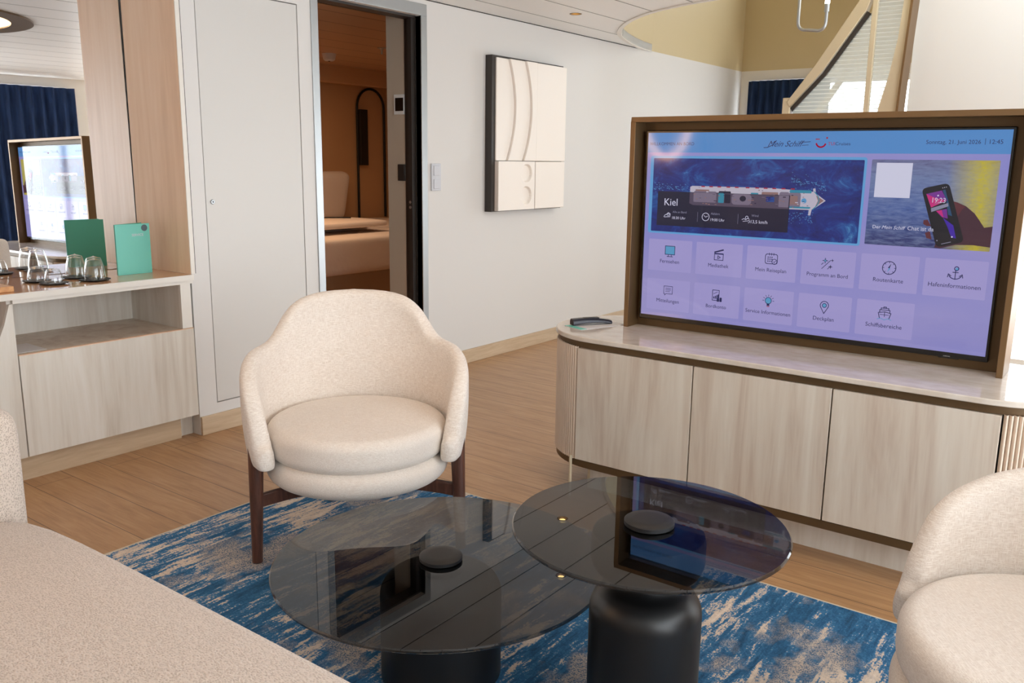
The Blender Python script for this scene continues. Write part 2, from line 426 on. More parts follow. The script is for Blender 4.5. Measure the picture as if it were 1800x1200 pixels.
# bedroom beyond the door
bx = -6.9
m = MB(); m.box(bx-.1, bx, 2.3, 6.98, 0, 2.6); struct('wall_bedroom_far', m, M['bed_wall'])
m = MB(); m.box(bx-.1, WX-.12, 6.93, 7.03, 0, 2.6); struct('wall_bedroom_side', m, M['bed_wall'])
m = MB(); m.box(bx-.1, WX-.6, 2.2, 2.3, 0, 2.6); struct('wall_bedroom_near', m, M['bed_wall'])
m = MB(); m.box(bx-.1, WX-.12, 2.2, 7.03, CZ, CZ+.05); struct('ceiling_bedroom', m, M['bed_ceiling'])
m = MB(); m.box(-6.72, -6.60, 2.3, 6.93, 2.0, CZ); struct('trim_5', m, M['bed_wall'])

# niche with the mirror
MX = -3.885
m = MB(); m.box(MX-.13, MX-.10, .5, NY+.02, 0, CZ); struct('wall_niche', m, M['white_wall'])
m = MB(); m.box(MX-.02, WX, YB, .5, 0, CZ); struct('wall_left_near', m, M['white_wall'])

# window wall on the right: y ranges of openings
def plane_wall(nm, axis, pos, th, u0, u1, z0, z1, holes, mat):
    """wall along u with rectangular holes (u0,u1,z0,z1) sorted by u"""
    m = MB()
    def b(a, c, p, q):
        if c-a < 1e-4 or q-p < 1e-4: return
        if axis == 'x': m.box(pos, pos+th, a, c, p, q)
        else: m.box(a, c, pos, pos+th, p, q)
    cur = u0
    for a, c, p, q in holes:
        b(cur, a, z0, z1); b(a, c, z0, p); b(a, c, q, z1); cur = c
    b(cur, u1, z0, z1)
    return struct(nm, m, mat)
plane_wall('wall_right', 'x', RX, .15, YB, DY+.1, 0, CZ, [(-.9,3.05,.08,2.06),(3.3,4.42,.08,2.06),(4.72,5.65,.08,2.06)], M['white_trim'])
plane_wall('wall_right_upper', 'x', RX, .15, 4.3, DY+.1, CZ, 4.7, [(4.7,5.68,2.3,4.4)], M['gold_wall'])
plane_wall('wall_stair_side', 'y', DY, .12, -1.33, RX+.15, 0, 4.6, [(-1.0,1.5,.12,1.45)], M['white_wall'])
plane_wall('wall_far', 'y', CY, .12, WX-.12, -1.2, 0, CZ, [(-3.385,-1.36,.1,2.06)], M['white_trim'])
plane_wall('wall_far_upper', 'y', CY, .12, WX-.12, -1.2, CZ, 4.6, [(-3.0,-1.8,2.9,3.9)], M['gold_wall'])
m = MB(); m.box(-1.33, -1.2, DY+.12, CY+.1, 0, 4.6); struct('wall_stair_inner', m, M['white_wall'])
m = MB(); m.box(WX-.5, RX+.15, YB-.12, YB, 0, CZ); struct('wall_back', m, M['white_wall'])
m = MB(); m.box(WX, -1.2, CY-.014, CY, 0, .088); struct('baseboard_far', m, M['base_wood'])
m = MB(); m.box(-1.33, RX, DY-.014, DY, 0, .088); struct('baseboard_stair', m, M['base_wood'])
def window(nm, axis, pos, u0, u1, z0, z1, nv):
    m = MB(); f = .045
    def b(a, c, p, q, d=.05):
        if axis == 'x': m.box(pos, pos+d, a, c, p, q)
        else: m.box(a, c, pos, pos+d, p, q)
    b(u0,u1,z0,z0+f); b(u0,u1,z1-f,z1)
    for i in range(nv+1):
        c = u0 + (u1-u0)*i/nv; a = max(u0, c-f/2); e = min(u1, c+f/2)
        if i == 0: e = u0+f
        if i == nv: a = u1-f
        b(a, e, z0+f, z1-f)
    o = struct(nm, m, M['white_trim'])
    g = MB()
    if axis == 'x': g.box(pos+.02, pos+.026, u0+.03, u1-.03, z0+.03, z1-.03)
    else: g.box(u0+.03, u1-.03, pos+.02, pos+.026, z0+.03, z1-.03)
    build('window_pane', g, M['clear_glass'], o, local=True); return o
plane_wall('wall_atrium_front', 'y', 4.50, .1, -1.2, RX, CZ+.05, 4.6, [(-.9,1.6,2.6,4.3)], M['gold_wall'])
window('added_window_8', 'y', 4.54, -.9, 1.6, 2.6, 4.3, 2)  # unseen clerestory added to brighten the white stair-side wall
window('window_1', 'x', RX+.07, -.9, 3.05, .08, 2.06, 3)
window('window_2', 'x', RX+.07, 3.3, 4.42, .08, 2.06, 1)
window('added_window_7', 'x', RX+.07, 4.72, 5.65, .08, 2.06, 1)  # unseen opening added to let in more daylight past the curtained one
window('added_window_5', 'x', RX+.07, 4.7, 5.68, 2.3, 4.4, 1)  # upper opening out of view, added to light the atrium
window('added_window_6', 'y', CY+.05, -3.0, -1.8, 2.9, 3.9, 2)  # high unseen opening, added to lighten the upper gold walls
window('window_3', 'y', DY+.04, -1.0, 1.5, .12, 1.45, 2)
window('window_4', 'y', CY+.05, -3.385, -1.36, .1, 2.06, 3)

def curtain(name, axis, pos, u0, u1, z0, z1, amp, lam, label):
    m = MB(); n = int((u1-u0)/lam*10); rnd = random.Random(4); ph = 0; pts = []
    for i in range(n+1):
        u = u0+(u1-u0)*i/n; ph += 2*PI/10*(.8+.4*rnd.random()); d = amp*sin(ph)
        pts.append((u, d))
    k = 6; vs = []
    for j in range(k+1):
        z = z0+(z1-z0)*j/k; s = 1.0-.25*(j/k)
        for u, d in pts: vs.append((pos+d*s, u, z) if axis == 'x' else (u, pos+d*s, z))
    w = n+1; fs = [(j*w+i, j*w+i+1, (j+1)*w+i+1, (j+1)*w+i) for j in range(k) for i in range(n)]
    m.add(vs, fs); o = build(name, m, M['curtain'], smooth=True)
    q = o.modifiers.new('thick', 'SOLIDIFY'); q.thickness = .003
    return tag(o, label, 'curtain')
curtain('curtain', 'y', CY-.05, -3.375, -2.60, .01, 2.05, .024, .075, 'navy curtain hanging at the far end wall beside the white relief wall')
curtain('curtain', 'x', RX-.06, 3.25, 4.44, .01, 2.05, .03, .11, 'navy curtain seen at the left edge, reflected in the niche mirror')

# ------------------------------------------------------------------ rug
m = MB(); m.box(-2.6, .95, .25, 2.445, 0.0005, .009)
rug = thing('area_rug', 'blue and cream distressed area rug under the two glass tables', 'rug', (-.8, 1.35, 0))
build('rug_pile', m, M['rug'], rug)
m = MB(); e = .008
m.box(-2.6-e, -2.6, .25-e, 2.445+e, .0005, .0085); m.box(.95, .95+e, .25-e, 2.445+e, .0005, .0085)
m.box(-2.6, .95, 2.445, 2.445+e, .0005, .0085); m.box(-2.6, .95, .25-e, .25, .0005, .0085)
subtag(build('edge_binding', m, M['rug_edge'], rug), 'pale stitched edge')

# ------------------------------------------------------------------ media console
WT = .634
def stadium(x0, x1, yc, r, n=24):
    """closed outline, counter-clockwise, round ends"""
    p = [(x1+r*sin(PI*i/n)*1, yc-r*cos(PI*i/n)) for i in range(n+1)]
    p += [(x0-r*sin(PI*i/n), yc+r*cos(PI*i/n)) for i in range(n+1)]
    return p
console = thing('media_console', 'long pale wood media console with rounded fluted ends and a stone top', 'cabinet', (-.99, 2.97, 0))
XL, XR = -1.64, -.35
xyz = lambda u, v, d: (u, v, d)
m = MB(); m.prism(stadium(XL, XR, 2.97, .28, 40), xyz, .616, WT); build('worktop', m, M['stone'], console, bevel=.003)
m = MB(); m.prism(stadium(XL, XR, 2.97, .262, 40), xyz, .590, .616); subtag(build('top_band', m, M['bronze_dark'], console, smooth=True), 'bronze strip')
m = MB(); m.prism(stadium(XL, XR, 2.97, .268, 40), xyz, .124, .151); subtag(build('bottom_band', m, M['bronze_dark'], console, smooth=True), 'bronze strip')
m = MB(); m.prism(stadium(XL, XR, 2.97, .245, 24), xyz, .151, .590); build('carcass', m, M['dark_gap'], console)
dx = [-1.700, -1.229, -.758, -.290]
for i in range(3):
    m = MB(); m.box(dx[i]+.0025, dx[i+1]-.0025, 2.70, 2.722, .153, .5885)
    # every front shows its own boards
    o = build('door', m, M['console_wood'], console, bevel=.001)
for s in (-1, 1):
    # fluted panel wrapped round the end
    cx = XL if s < 0 else XR; vs = []; R0 = .272; x_in = (-1.704 if s < 0 else -.286)
    a0 = math.acos(min(1, max(-1, (x_in-cx)/(s*R0)))) if abs((x_in-cx)/R0) < 1 else 0
    # angle t measured from -y: x = cx + s*R*sin t ; start where x = x_in
    t0 = math.asin(min(1, abs(x_in-cx)/R0)); N = 56*10
    if s > 0: t0 = math.asin(min(1, abs(x_in-cx)/R0))
    for i in range(N+1):
        tt = t0+(PI-2*t0)*i/N; R = R0+.012*abs(sin(PI*i/10))**.7-.009
        vs.append((cx+s*R*sin(tt), 2.97-R*cos(tt)))
    m = MB(); k = len(vs); m.add([(x,y,z) for z in (.151,.592) for x,y in vs], [(i,i+1,k+i+1,k+i) for i in range(k-1)])
    subtag(build('fluted_panel', m, M['flute'], console, smooth=True), 'vertically fluted rounded end')
m = MB(); m.box(-1.695, -.295, 2.816, 3.12, 0, .124); build('plinth', m, M['pale_wood'], console)
m = MB(); m.box(-1.706, -1.695, 2.812, 3.12, 0, .124)
m.tube([(-1.716, 2.700, 0), (-1.716, 2.700, .165)], .006, 12); build('support_post', m, M['beige_metal'], console, smooth=True)

# television surround (open frame on the console) and the television in it
sur = thing('television_surround', 'bronze box frame standing on the console around the television', 'frame', (-1.0, 3.05, WT))
FX0, FX1, FZ = -1.667, -.335, 1.440
m = MB(); m.box(FX0, FX1, 2.985, 3.125, FZ-.019, FZ); m.box(FX0, FX0+.019, 2.985, 3.125, WT, FZ-.019); m.box(FX1-.019, FX1, 2.985, 3.125, WT, FZ-.019)
build('frame_board', m, M['bronze'], sur, bevel=.0015)
m = MB(); m.box(FX0+.019, FX1-.019, 3.068, 3.085, WT, FZ-.019); build('back_panel', m, M['bronze_dark'], sur)
tvt = thing('television', 'large flat television showing a purple and blue ship menu screen', 'television', (-1.006, 3.05, 1.03))
m = MB(); m.box(-1.626, -.386, 3.034, 3.068, .668, 1.392)
build('casing', m, M['black_gloss'], tvt, bevel=.003)

# --- screen picture: laid out in millimetres, u to the right 0..1222, v down 0..692
SX0, SZ1, SY = -1.617, 1.383, 3.0338
KV = .697/692
scr = MB(); smats = []
def smat(name, rgb, k=1.0):
    mm = emis(name, lin(*rgb), k, .06); smats.append(mm); return len(smats)-1
def S(u, v, layer): return (SX0+u/1000, SY-.00025*layer, SZ1-v*KV)
def quad(u0, v0, u1, v1, layer, mi, rad=0):
    if rad <= 0: p = [(u0,v0),(u1,v0),(u1,v1),(u0,v1)]
    else:
        p = []
        for cx, cy, a0 in ((u1-rad,v0+rad,-90),(u1-rad,v1-rad,0),(u0+rad,v1-rad,90),(u0+rad,v0+rad,180)):
            for i in range(6): a = math.radians(a0+18*i); p.append((cx+rad*cos(a), cy+rad*sin(a)))
    pg(p, layer, mi)
def pg(p, layer, mi):
    scr.add([S(u,v,layer) for u,v in p], [tuple(range(len(p)))], mi)
def line(pts, w, layer, mi, closed=False):
    if closed: pts = pts+[pts[0]]
    for a, b in zip(pts[:-1], pts[1:]):
        d = Vector((b[0]-a[0], b[1]-a[1])); L = d.length
        if L < 1e-6: continue
        d /= L; nx, ny = -d.y*w/2, d.x*w/2; ex, ey = d.x*w*.3, d.y*w*.3
        pg([(a[0]-ex+nx,a[1]-ey+ny),(b[0]+ex+nx,b[1]+ey+ny),(b[0]+ex-nx,b[1]+ey-ny),(a[0]-ex-nx,a[1]-ey-ny)], layer, mi)
def circ(cx, cy, r, w, layer, mi, a0=0, a1=360, n=28):
    line([(cx+r*cos(math.radians(a0+(a1-a0)*i/n)), cy+r*sin(math.radians(a0+(a1-a0)*i/n))) for i in range(n+1)], w, layer, mi)
def disc(cx, cy, r, layer, mi, n=20, ry=None):
    pg([(cx+r*cos(2*PI*i/n), cy+(ry or r)*sin(2*PI*i/n)) for i in range(n)], layer, mi)
def glyphs(s, bold=0, shear=0):
    """outline text as flat triangles: (verts2d, faces, width) for letter height 1"""
    c = bpy.data.curves.new('t', 'FONT'); c.body = s; c.size = 1; c.offset = bold; c.shear = shear; c.resolution_u = 3; c.fill_mode = 'FRONT'
    o = bpy.data.objects.new('t', c); COL.objects.link(o)
    dg = bpy.context.evaluated_depsgraph_get(); me = bpy.data.meshes.new_from_object(o.evaluated_get(dg))
    v = [(p.co.x, p.co.y) for p in me.vertices]; f = [tuple(q.vertices) for q in me.polygons]
    bpy.data.objects.remove(o); bpy.data.curves.remove(c); bpy.data.meshes.remove(me)
    return v, f
def text(s, u0, u1, vb, layer, mi, h=None, bold=0, shear=0, align='fit'):
    bold = 0
    """baseline at vb, spanning u0..u1; h = cap height in mm (else keeps the font's proportions)"""
    v, f = glyphs(s, bold, shear)
    if not v: return
    x0 = min(p[0] for p in v); x1 = max(p[0] for p in v); k = (u1-u0)/(x1-x0)
    ky = k if h is None else h/.72
    scr.add([S(u0+(p[0]-x0)*k, vb-p[1]*ky, layer) for p in v], f, mi)

c_bg = smat('screen_lavender', (164,158,208), .85)
# lavender brightens and cools a little across the picture
mm = smats[c_bg]; t = NT(mm); g = t.noise(t.coord(scale=(1.2,1,2.2), loc=(.4,0,.2)), 1.1, 2); t.l(t.ramp(g, [(.3, lin(138,140,216)), (.7, lin(166,158,214))]), t.b.inputs['Emission Color'])
c_head = smat('screen_header_blue', (84,146,214), .85)
c_tile = smat('screen_tile', (168,160,218), .88)
c_navy = smat('screen_ink', (34,38,92), .8)
c_blue = smat('screen_icon_blue', (96,168,216), .8)
c_rim = smat('screen_rim_blue', (98,168,226), .85)
c_red = smat('screen_red', (176,24,60), .8)
c_white = smat('screen_white', (214,214,238), .9)
c_card = smat('screen_dark_card', (16,20,56), .8)
c_sea = smat('screen_ocean', (18,40,120), .85)
mm = smats[c_sea]; t = NT(mm)
g = t.noise(t.coord(scale=(1,1,1.6)), 9, 8, .72, .8)
t.l(t.ramp(g, [(.35, lin(14,22,96)), (.52, lin(16,44,130)), (.62, lin(24,84,160)), (.74, lin(90,160,210))]), t.b.inputs['Emission Color'])
c_sea2 = smat('screen_evening_sea', (90,110,160), .8)
mm = smats[c_sea2]; t = NT(mm)
sp = t.n('ShaderNodeSeparateXYZ'); tc = t.n('ShaderNodeTexCoord'); t.l(tc.outputs['Object'], sp.inputs[0])
# Object space: origin at the television's own empty; picture spans z .04 .. .25
zz = t.n('ShaderNodeMapRange'); t.l(sp.outputs[2], zz.inputs[0]); zz.inputs[1].default_value = -.02; zz.inputs[2].default_value = .26
wv = t.noise(t.coord(scale=(22,1,110)), 1.0, 5, .65, .3)
base_c = t.ramp(zz.outputs[0], [(0, lin(30,38,104)), (.45, lin(74,100,168)), (.8, lin(112,128,176)), (1, lin(104,104,150))])
wc = t.mix(t.math('MULTIPLY', t.math('SUBTRACT', wv, .40), 1.6), base_c, lin(150,166,206)); wc = t.mix(t.math('MULTIPLY', t.math('SUBTRACT', .42, wv), 3.0), wc, lin(16,22,70))
sx = t.math('ABSOLUTE', t.math('SUBTRACT', sp.outputs[0], .545)); gl = t.n('ShaderNodeMapRange'); t.l(sx, gl.inputs[0]); gl.inputs[1].default_value = .10; gl.inputs[2].default_value = .0
gw = t.noise(t.coord(scale=(60,1,120)), 1.2, 4, .7)
wc = t.mix(t.math('MULTIPLY', gl.outputs[0], t.math('ADD', .35, gw)), wc, lin(214,196,24)); t.l(wc, t.b.inputs['Emission Color'])
c_hand = smat('screen_hand', (76,38,58), .7)
c_hand2 = smat('screen_hand_light', (104,44,58), .7)
c_phone = smat('screen_phone_black', (14,16,34), .7)
c_pv = smat('screen_phone_violet', (64,28,170), .85)
c_pp = smat('screen_phone_magenta', (206,36,128), .85)
c_pt = smat('screen_phone_teal', (24,78,120), .8)
c_pk = smat('screen_phone_purple', (120,40,150), .85)
c_deck = smat('screen_ship_white', (196,190,208), .85)
c_deck2 = smat('screen_ship_grey', (128,116,140), .8)
c_wood = smat('screen_ship_deck', (150,116,116), .8)
c_cdeck = smat('screen_ship_shade', (96,84,112), .6)
c_turq = smat('screen_ship_pool', (40,140,170), .85)
c_foam = smat('screen_foam', (90,160,214), .8)
c_gray = smat('screen_grey_text', (150,150,178), .75)

quad(0, 0, 1222, 692, 0, c_bg)
quad(0, 0, 1222, 72, 1, c_head)
text('WILLKOMMEN AN BORD', 8, 190, 46, 2, c_navy, bold=0)
text('Mein Schiff', 470, 598, 50, 2, c_navy, h=20, bold=.012, shear=.55)
line([(456,54),(470,53),(488,44),(500,30)], 2.4, 2, c_navy)
line([(592,36),(618,34)], 2.0, 2, c_navy); line([(590,46),(612,45)], 1.6, 2, c_navy)
circ(654, 36, 16, 5, 2, c_red, 20, 165); line([(636,26),(648,26)], 3, 2, c_red); disc(673, 22, 3.2, 2, c_red)
text('TUI', 678, 700, 46, 2, c_red, h=11, bold=.02); text('Cruises', 702, 751, 46, 2, c_navy, h=11, bold=.02)
text('Sonntag, 21. Juni 2026', 983, 1138, 42, 2, c_navy, bold=0)
line([(1150,26),(1150,44)], 1.4, 2, c_navy); text('12:45', 1162, 1198, 42, 2, c_navy, bold=.02)

# picture with the ship
quad(15, 84, 810, 373, 1, c_rim, 8); quad(28, 93, 802, 366, 2, c_sea, 3)
# ship seen from above, bow to the right
pg([(184,196),(192,192),(500,192),(640,200),(652,206),(686,229),(650,256),(636,262),(200,262),(184,256)], 3, c_deck)
pg([(640,190),(648,188),(652,210),(644,212)], 4, c_deck); pg([(632,256),(642,256),(638,280),(630,280)], 4, c_deck)
pg([(652,212),(680,229),(652,250),(660,230)], 4, c_wood)
rr = random.Random(7)
quad(200, 210, 290, 250, 4, c_deck2, 6); quad(206, 204, 260, 212, 4, c_wood)
quad(298, 208, 345, 255, 4, c_card, 4); quad(300, 214, 318, 246, 5, c_turq, 3); disc(330, 230, 13, 5, c_phone)
quad(350, 206, 424, 254, 4, c_deck, 18); disc(392, 230, 15, 5, c_cdeck, ry=12); disc(392, 230, 8, 6, c_phone)
quad(420, 210, 448, 250, 4, c_turq, 3); quad(460, 206, 520, 256, 4, c_wood, 3); quad(478, 220, 508, 240, 5, c_blue, 2)
quad(524, 204, 600, 256, 4, c_deck2, 8); quad(540, 216, 590, 246, 5, c_wood, 3)
quad(560, 196, 636, 206, 4, c_turq, 3); disc(612, 232, 9, 5, c_foam); quad(560, 252, 636, 258, 4, c_turq, 2); line([(646,200),(660,215),(664,230),(658,246),(644,260)], 3, 5, c_turq)
for i in range(60):
    u = 196+rr.random()*430; v = 196+rr.random()*62; quad(u, v, u+3+rr.random()*9, v+1.5+rr.random()*3, 6, rr.choice([c_deck, c_wood, c_deck2, c_card, c_deck]))
for i in range(11):
    u = 222+i*34+rr.random()*10; quad(u, 191, u+14, 195, 6, c_red)
for i in range(90):
    u = 560+rr.random()*120; v = 160+(u-560)*.2+rr.gauss(0, 9); w = 2+rr.random()*6
    pg([(u,v),(u+w,v+1.5),(u+w*.6,v+3)], 3, c_foam)
for i in range(60):
    u = 560+rr.random()*90; v = 285+rr.gauss(0, 14); w = 2+rr.random()*5; pg([(u,v),(u+w,v+1.5),(u+w*.6,v+3)], 3, c_foam)
for i in range(60):
    u = 30+rr.random()*150; v = 200+rr.gauss(0, 8); w = 3+rr.random()*8; pg([(u,v),(u+w,v+1.5),(u+w*.6,v+3)], 3, c_foam)
# dark card: solid below the ship, the shaded hull drawn on it
quad(52, 215, 563, 343, 7, c_card)
pg([(184,216),(560,216),(560,262),(200,262),(184,256)], 8, c_cdeck)
quad(200, 216, 290, 250, 9, c_deck2, 4); quad(350, 216, 424, 254, 9, c_deck2, 12); disc(392, 232, 12, 10, c_card, ry=10)
quad(524, 216, 560, 256, 9, c_deck2, 3); quad(478, 222, 508, 240, 9, c_sea, 2); quad(298, 216, 320, 250, 9, c_turq, 3); quad(322, 218, 345, 250, 9, c_card, 3)
for i in range(40):
    u = 190+rr.random()*360; v = 218+rr.random()*38; quad(u, v, u+3+rr.random()*9, v+1+rr.random()*2.5, 11, rr.choice([c_wood, c_deck2, c_card]))
text('Kiel', 82, 136, 267, 12, c_white, bold=.01)
text('Alle an Bord', 118, 175, 294, 12, c_gray, bold=0); text('18:30 Uhr', 117, 172, 317, 12, c_white, bold=.01)
text('Abfahrt', 273, 308, 294, 12, c_gray, bold=0); text('19:00 Uhr', 273, 328, 317, 12, c_white, bold=.01)
text('Wind', 429, 455, 294, 12, c_gray, bold=0); text('13,5 km/h', 428, 489, 317, 12, c_white, bold=.01)
for u in (221, 379): line([(u,287),(u,322)], 1, 12, c_gray)
circ(253, 303, 14, 2, 12, c_white); line([(246,298),(253,304),(261,300)], 1.8, 12, c_white)
line([(82,310),(86,304),(94,300),(100,294),(108,298),(108,306)], 2, 12, c_white); line([(84,311),(108,309)], 2, 12, c_white); circ(100, 302, 4, 1.6, 12, c_white)
line([(394,306),(402,302),(408,306),(416,300),(422,304)], 1.8, 12, c_white); circ(412, 298, 5, 1.6, 12, c_white, 120, 400); line([(398,312),(420,309)], 1.6, 12, c_white); circ(420, 312, 4, 1.5, 12, c_white, -90, 120)

# picture with the telephone over the evening sea
quad(825, 91, 1198, 365, 2, c_sea2, 3)
quad(841, 101, 951, 211, 3, c_white)
pg([(1062,212),(1092,219),(1118,230),(1144,251),(1160,272),(1175,293),(1198,288),(1198,352),(1150,348),(1100,350),(1056,364),(1040,362),(1050,300)], 3, c_hand)
pg([(1062,212),(1092,219),(1116,232),(1108,240),(1098,262),(1080,240),(1066,236)], 4, c_hand2)
pg([(1000,278),(1012,276),(1024,296),(1010,296),(1000,290)], 4, c_hand2); pg([(1008,318),(1022,312),(1030,338),(1014,334)], 4, c_hand2)
def rpoly(pts, rad, n=5):
    out = []
    for i, p in enumerate(pts):
        a = Vector(pts[i-1]); b = Vector(p); c = Vector(pts[(i+1) % len(pts)])
        d1 = (a-b).normalized(); d2 = (c-b).normalized()
        p0 = b+d1*rad; p1 = b+d2*rad
        for j in range(n+1):
            u = j/n; q = p0*(1-u)**2+b*2*u*(1-u)+p1*u*u; out.append((q.x, q.y))
    return out
pg(rpoly([(984,180),(1062,160),(1124,340),(1046,362)], 16), 5, c_phone)
pg(rpoly([(1000,196),(1050,182),(1082,258),(1112,320),(1108,334),(1052,346),(1020,262)], 6), 6, c_phone)
pg([(1000,196),(1044,184),(1062,214),(1018,238)], 7, c_pp); pg([(1000,196),(1044,184),(1062,214),(1030,208)], 8, c_pk)
pg([(1046,183),(1054,181),(1082,262),(1070,258),(1058,210)], 7, c_pt)
pg([(1018,240),(1066,222),(1068,232),(1020,252)], 8, c_gray)
pg([(1034,248),(1064,240),(1070,270),(1052,266)], 7, c_pk); pg([(1034,248),(1050,244),(1058,268)], 8, c_pp)
pg([(1056,268),(1088,290),(1100,330),(1086,328),(1072,296)], 7, c_pv)
text('19:23', 1020, 1058, 222, 9, c_white, h=16, bold=0); line([(1028,226),(1052,220)], 1.4, 9, c_gray)
disc(1035, 200, 2.6, 9, c_white); disc(1088, 326, 2.6, 9, c_white); disc(1046, 340, 2, 9, c_gray); line([(1060,350),(1086,342)], 2, 9, c_gray)
for i in range(3): disc(1046+i*5, 176-i*1.4, 1.2, 9, c_white)
text('Der ', 847, 872, 312, 10, c_white, bold=.01); text('Mein Schiff', 876, 949, 312, 10, c_white, bold=.01, shear=.3); text('Chat ist da', 955, 1033, 312, 10, c_white, bold=.01)

# tiles, icons and their names
cxs = [114, 313.5, 512.5, 712, 911, 1110]
for i, cx in enumerate(cxs):
    quad(cx-91, 396, cx+91, 516, 2, c_tile, 4)
    if i < 5: quad(cx-91, 548, cx+91, 668, 2, c_tile, 4)
L = 3
names = [('Fernsehen',80),('Mediathek',80),('Mein Reiseplan',113),('Programm an Bord',139),('Routenkarte',94),('Hafeninformationen',152)]
for cx, (s, w) in zip(cxs, names): text(s, cx-w/2, cx+w/2, 485, L, c_navy, bold=.008)
names2 = [('Mitteilungen',95),('Bordkonto',80),('Service Informationen',166),('Deckplan',71),('Schiffsbereiche',115)]
for cx, (s, w) in zip(cxs, names2): text(s, cx-w/2, cx+w/2, 637, L, c_navy, bold=.008)
w_ = 2.4; y = 438
x = cxs[0]; quad(x-20, y-18, x+20, y+14, L, c_blue, 2); line([(x-20,y-18),(x+20,y-18),(x+20,y+14),(x-20,y+14)], w_, L+1, c_navy, True); line([(x-6,y+15),(x-7,y+22)], w_, L, c_navy); line([(x+6,y+15),(x+7,y+22)], w_, L, c_navy); line([(x-12,y+22),(x+12,y+22)], w_, L, c_navy)
x = cxs[1]; line([(x-17,y-2),(x+17,y-2),(x+17,y+20),(x-17,y+20)], w_, L, c_navy, True); line([(x-17,y-8),(x+16,y-18)], w_*2.2, L, c_navy); line([(x-17,y-3),(x+17,y-3)], w_*1.8, L, c_navy); line([(x-4,y+4),(x+6,y+10),(x-4,y+15)], w_, L, c_navy, True)
x = cxs[2]
pg_pts = rpoly([(x-22,y-16),(x+22,y-16),(x+22,y+18),(x-22,y+18)], 8); line(pg_pts, w_, L, c_navy, True)
for q in (-8,0,8): line([(x+q,y-20),(x+q,y-12)], 2, L, c_navy)
for a in range(3):
    for b_ in range(3): quad(x-14+a*7, y-7+b_*7, x-10+a*7, y-3+b_*7, L, c_navy)
circ(x+12, y+10, 9, 2, L+1, c_navy); line([(x+8,y+10),(x+11,y+13),(x+17,y+6)], 2, L+1, c_navy)
x = cxs[3]
def star(cx, cy, r, mi, l):
    p = []
    for i in range(8): q = r if i % 2 == 0 else r*.32; a = PI/4*i; p.append((cx+q*cos(a), cy+q*sin(a)))
    pg(p, l, mi)
star(x-10, y-8, 11, c_navy, L); star(x-10, y-8, 6, c_blue, L+1); star(x+14, y-10, 6, c_navy, L); star(x+9, y+12, 8, c_navy, L)
line([(x-20,y+20),(x+8,y-10)], 2, L, c_navy); line([(x-22,y+6),(x-16,y)], 2, L, c_navy); line([(x,y+20),(x+5,y+14)], 2, L, c_navy)
x = cxs[4]; circ(x, y, 21, w_, L, c_navy)
for a in range(8): q = PI/4*a; line([(x+21*cos(q),y+21*sin(q)),(x+16*cos(q),y+16*sin(q))], 1.8, L, c_navy)
pg([(x+6,y-15),(x+1,y+2),(x-4,y)], L, c_navy); pg([(x-5,y+15),(x-1,y),(x+4,y+2)], L, c_blue)
x = cxs[5]; circ(x+2, y-14, 6, w_, L, c_navy); disc(x+3, y-13, 4, L, c_blue); line([(x,y-8),(x,y+20)], w_, L, c_navy); line([(x-8,y-2),(x+8,y-2)], w_, L, c_navy); circ(x, y-2, 21, w_, L, c_navy, 30, 150); line([(x-22,y+14),(x-20,y+4),(x-12,y+10)], w_, L, c_navy); line([(x+22,y+14),(x+20,y+4),(x+12,y+10)], w_, L, c_navy)
y = 590
x = cxs[0]; line([(x-18,y-16),(x+18,y-16),(x+18,y+13),(x-8,y+13),(x-14,y+19),(x-15,y+13),(x-18,y+13)], 2, L, c_navy, True)
for q in (-8,-2,4): line([(x-11,y+q),(x+11-(4 if q==4 else 0),y+q)], 1.8, L, c_navy)
x = cxs[1]; line([(x-16,y-20),(x+10,y-20),(x+10,y+18),(x-16,y+18)], w_, L, c_navy, True)
for q, hh in ((-12,6),(-6,9),(0,12),(5,15)): quad(x+q, y+10-hh, x+q+4, y+12, L, c_navy)
line([(x-12,y-6),(x-4,y-10),(x+4,y-14)], 1.6, L, c_navy); quad(x+2, y+10, x+12, y+22, L+1, c_navy, 2); quad(x+13, y+6, x+22, y+22, L+1, c_navy, 2)
x = cxs[2]; disc(x, y-2, 11, L, c_blue); circ(x, y-2, 11.5, 2, L+1, c_navy); quad(x-5, y+9, x+5, y+17, L, c_navy, 1); line([(x-4,y+19),(x+4,y+19)], 2.4, L, c_red)
for a in range(7): q = PI+PI/6*a; line([(x+16*cos(q),y-2+16*sin(q)),(x+21*cos(q),y-2+21*sin(q))], 1.8, L, c_navy)
x = cxs[3]; circ(x, y-6, 14, w_, L, c_navy, 145, 395); line([(x-11.5,y+2),(x,y+22)], w_, L, c_navy); line([(x+11.5,y+2),(x,y+22)], w_, L, c_navy); circ(x, y-6, 7, 2, L, c_navy); disc(x, y-6, 6, L, c_blue)
x = cxs[4]
line([(x-20,y-2),(x,y-6),(x+20,y-2),(x+15,y+16)], w_, L, c_navy); line([(x-20,y-2),(x-15,y+16)], w_, L, c_navy); line([(x-16,y-4),(x-16,y-12),(x+16,y-12),(x+16,y-4)], w_, L, c_navy); line([(x-12,y-12),(x-12,y-18),(x+12,y-18),(x+12,y-12)], w_, L, c_navy); line([(x-4,y-18),(x-4,y-22),(x+4,y-22),(x+4,y-18)], w_, L, c_navy); line([(x,y-4),(x,y+10)], 2, L, c_navy)
line([(x-22,y+20),(x-12,y+16),(x,y+21),(x+12,y+16),(x+22,y+20)], 2, L, c_blue); line([(x-14,y+4),(x+14,y+4)], 1.6, L, c_navy)
so = build('screen', scr, smats, tvt)
subtag(so, 'lit screen with a ship picture and rows of menu tiles')
v, f = glyphs('SAMSUNG', .01); x0 = min(p[0] for p in v); x1 = max(p[0] for p in v); kk = .020/(x1-x0)
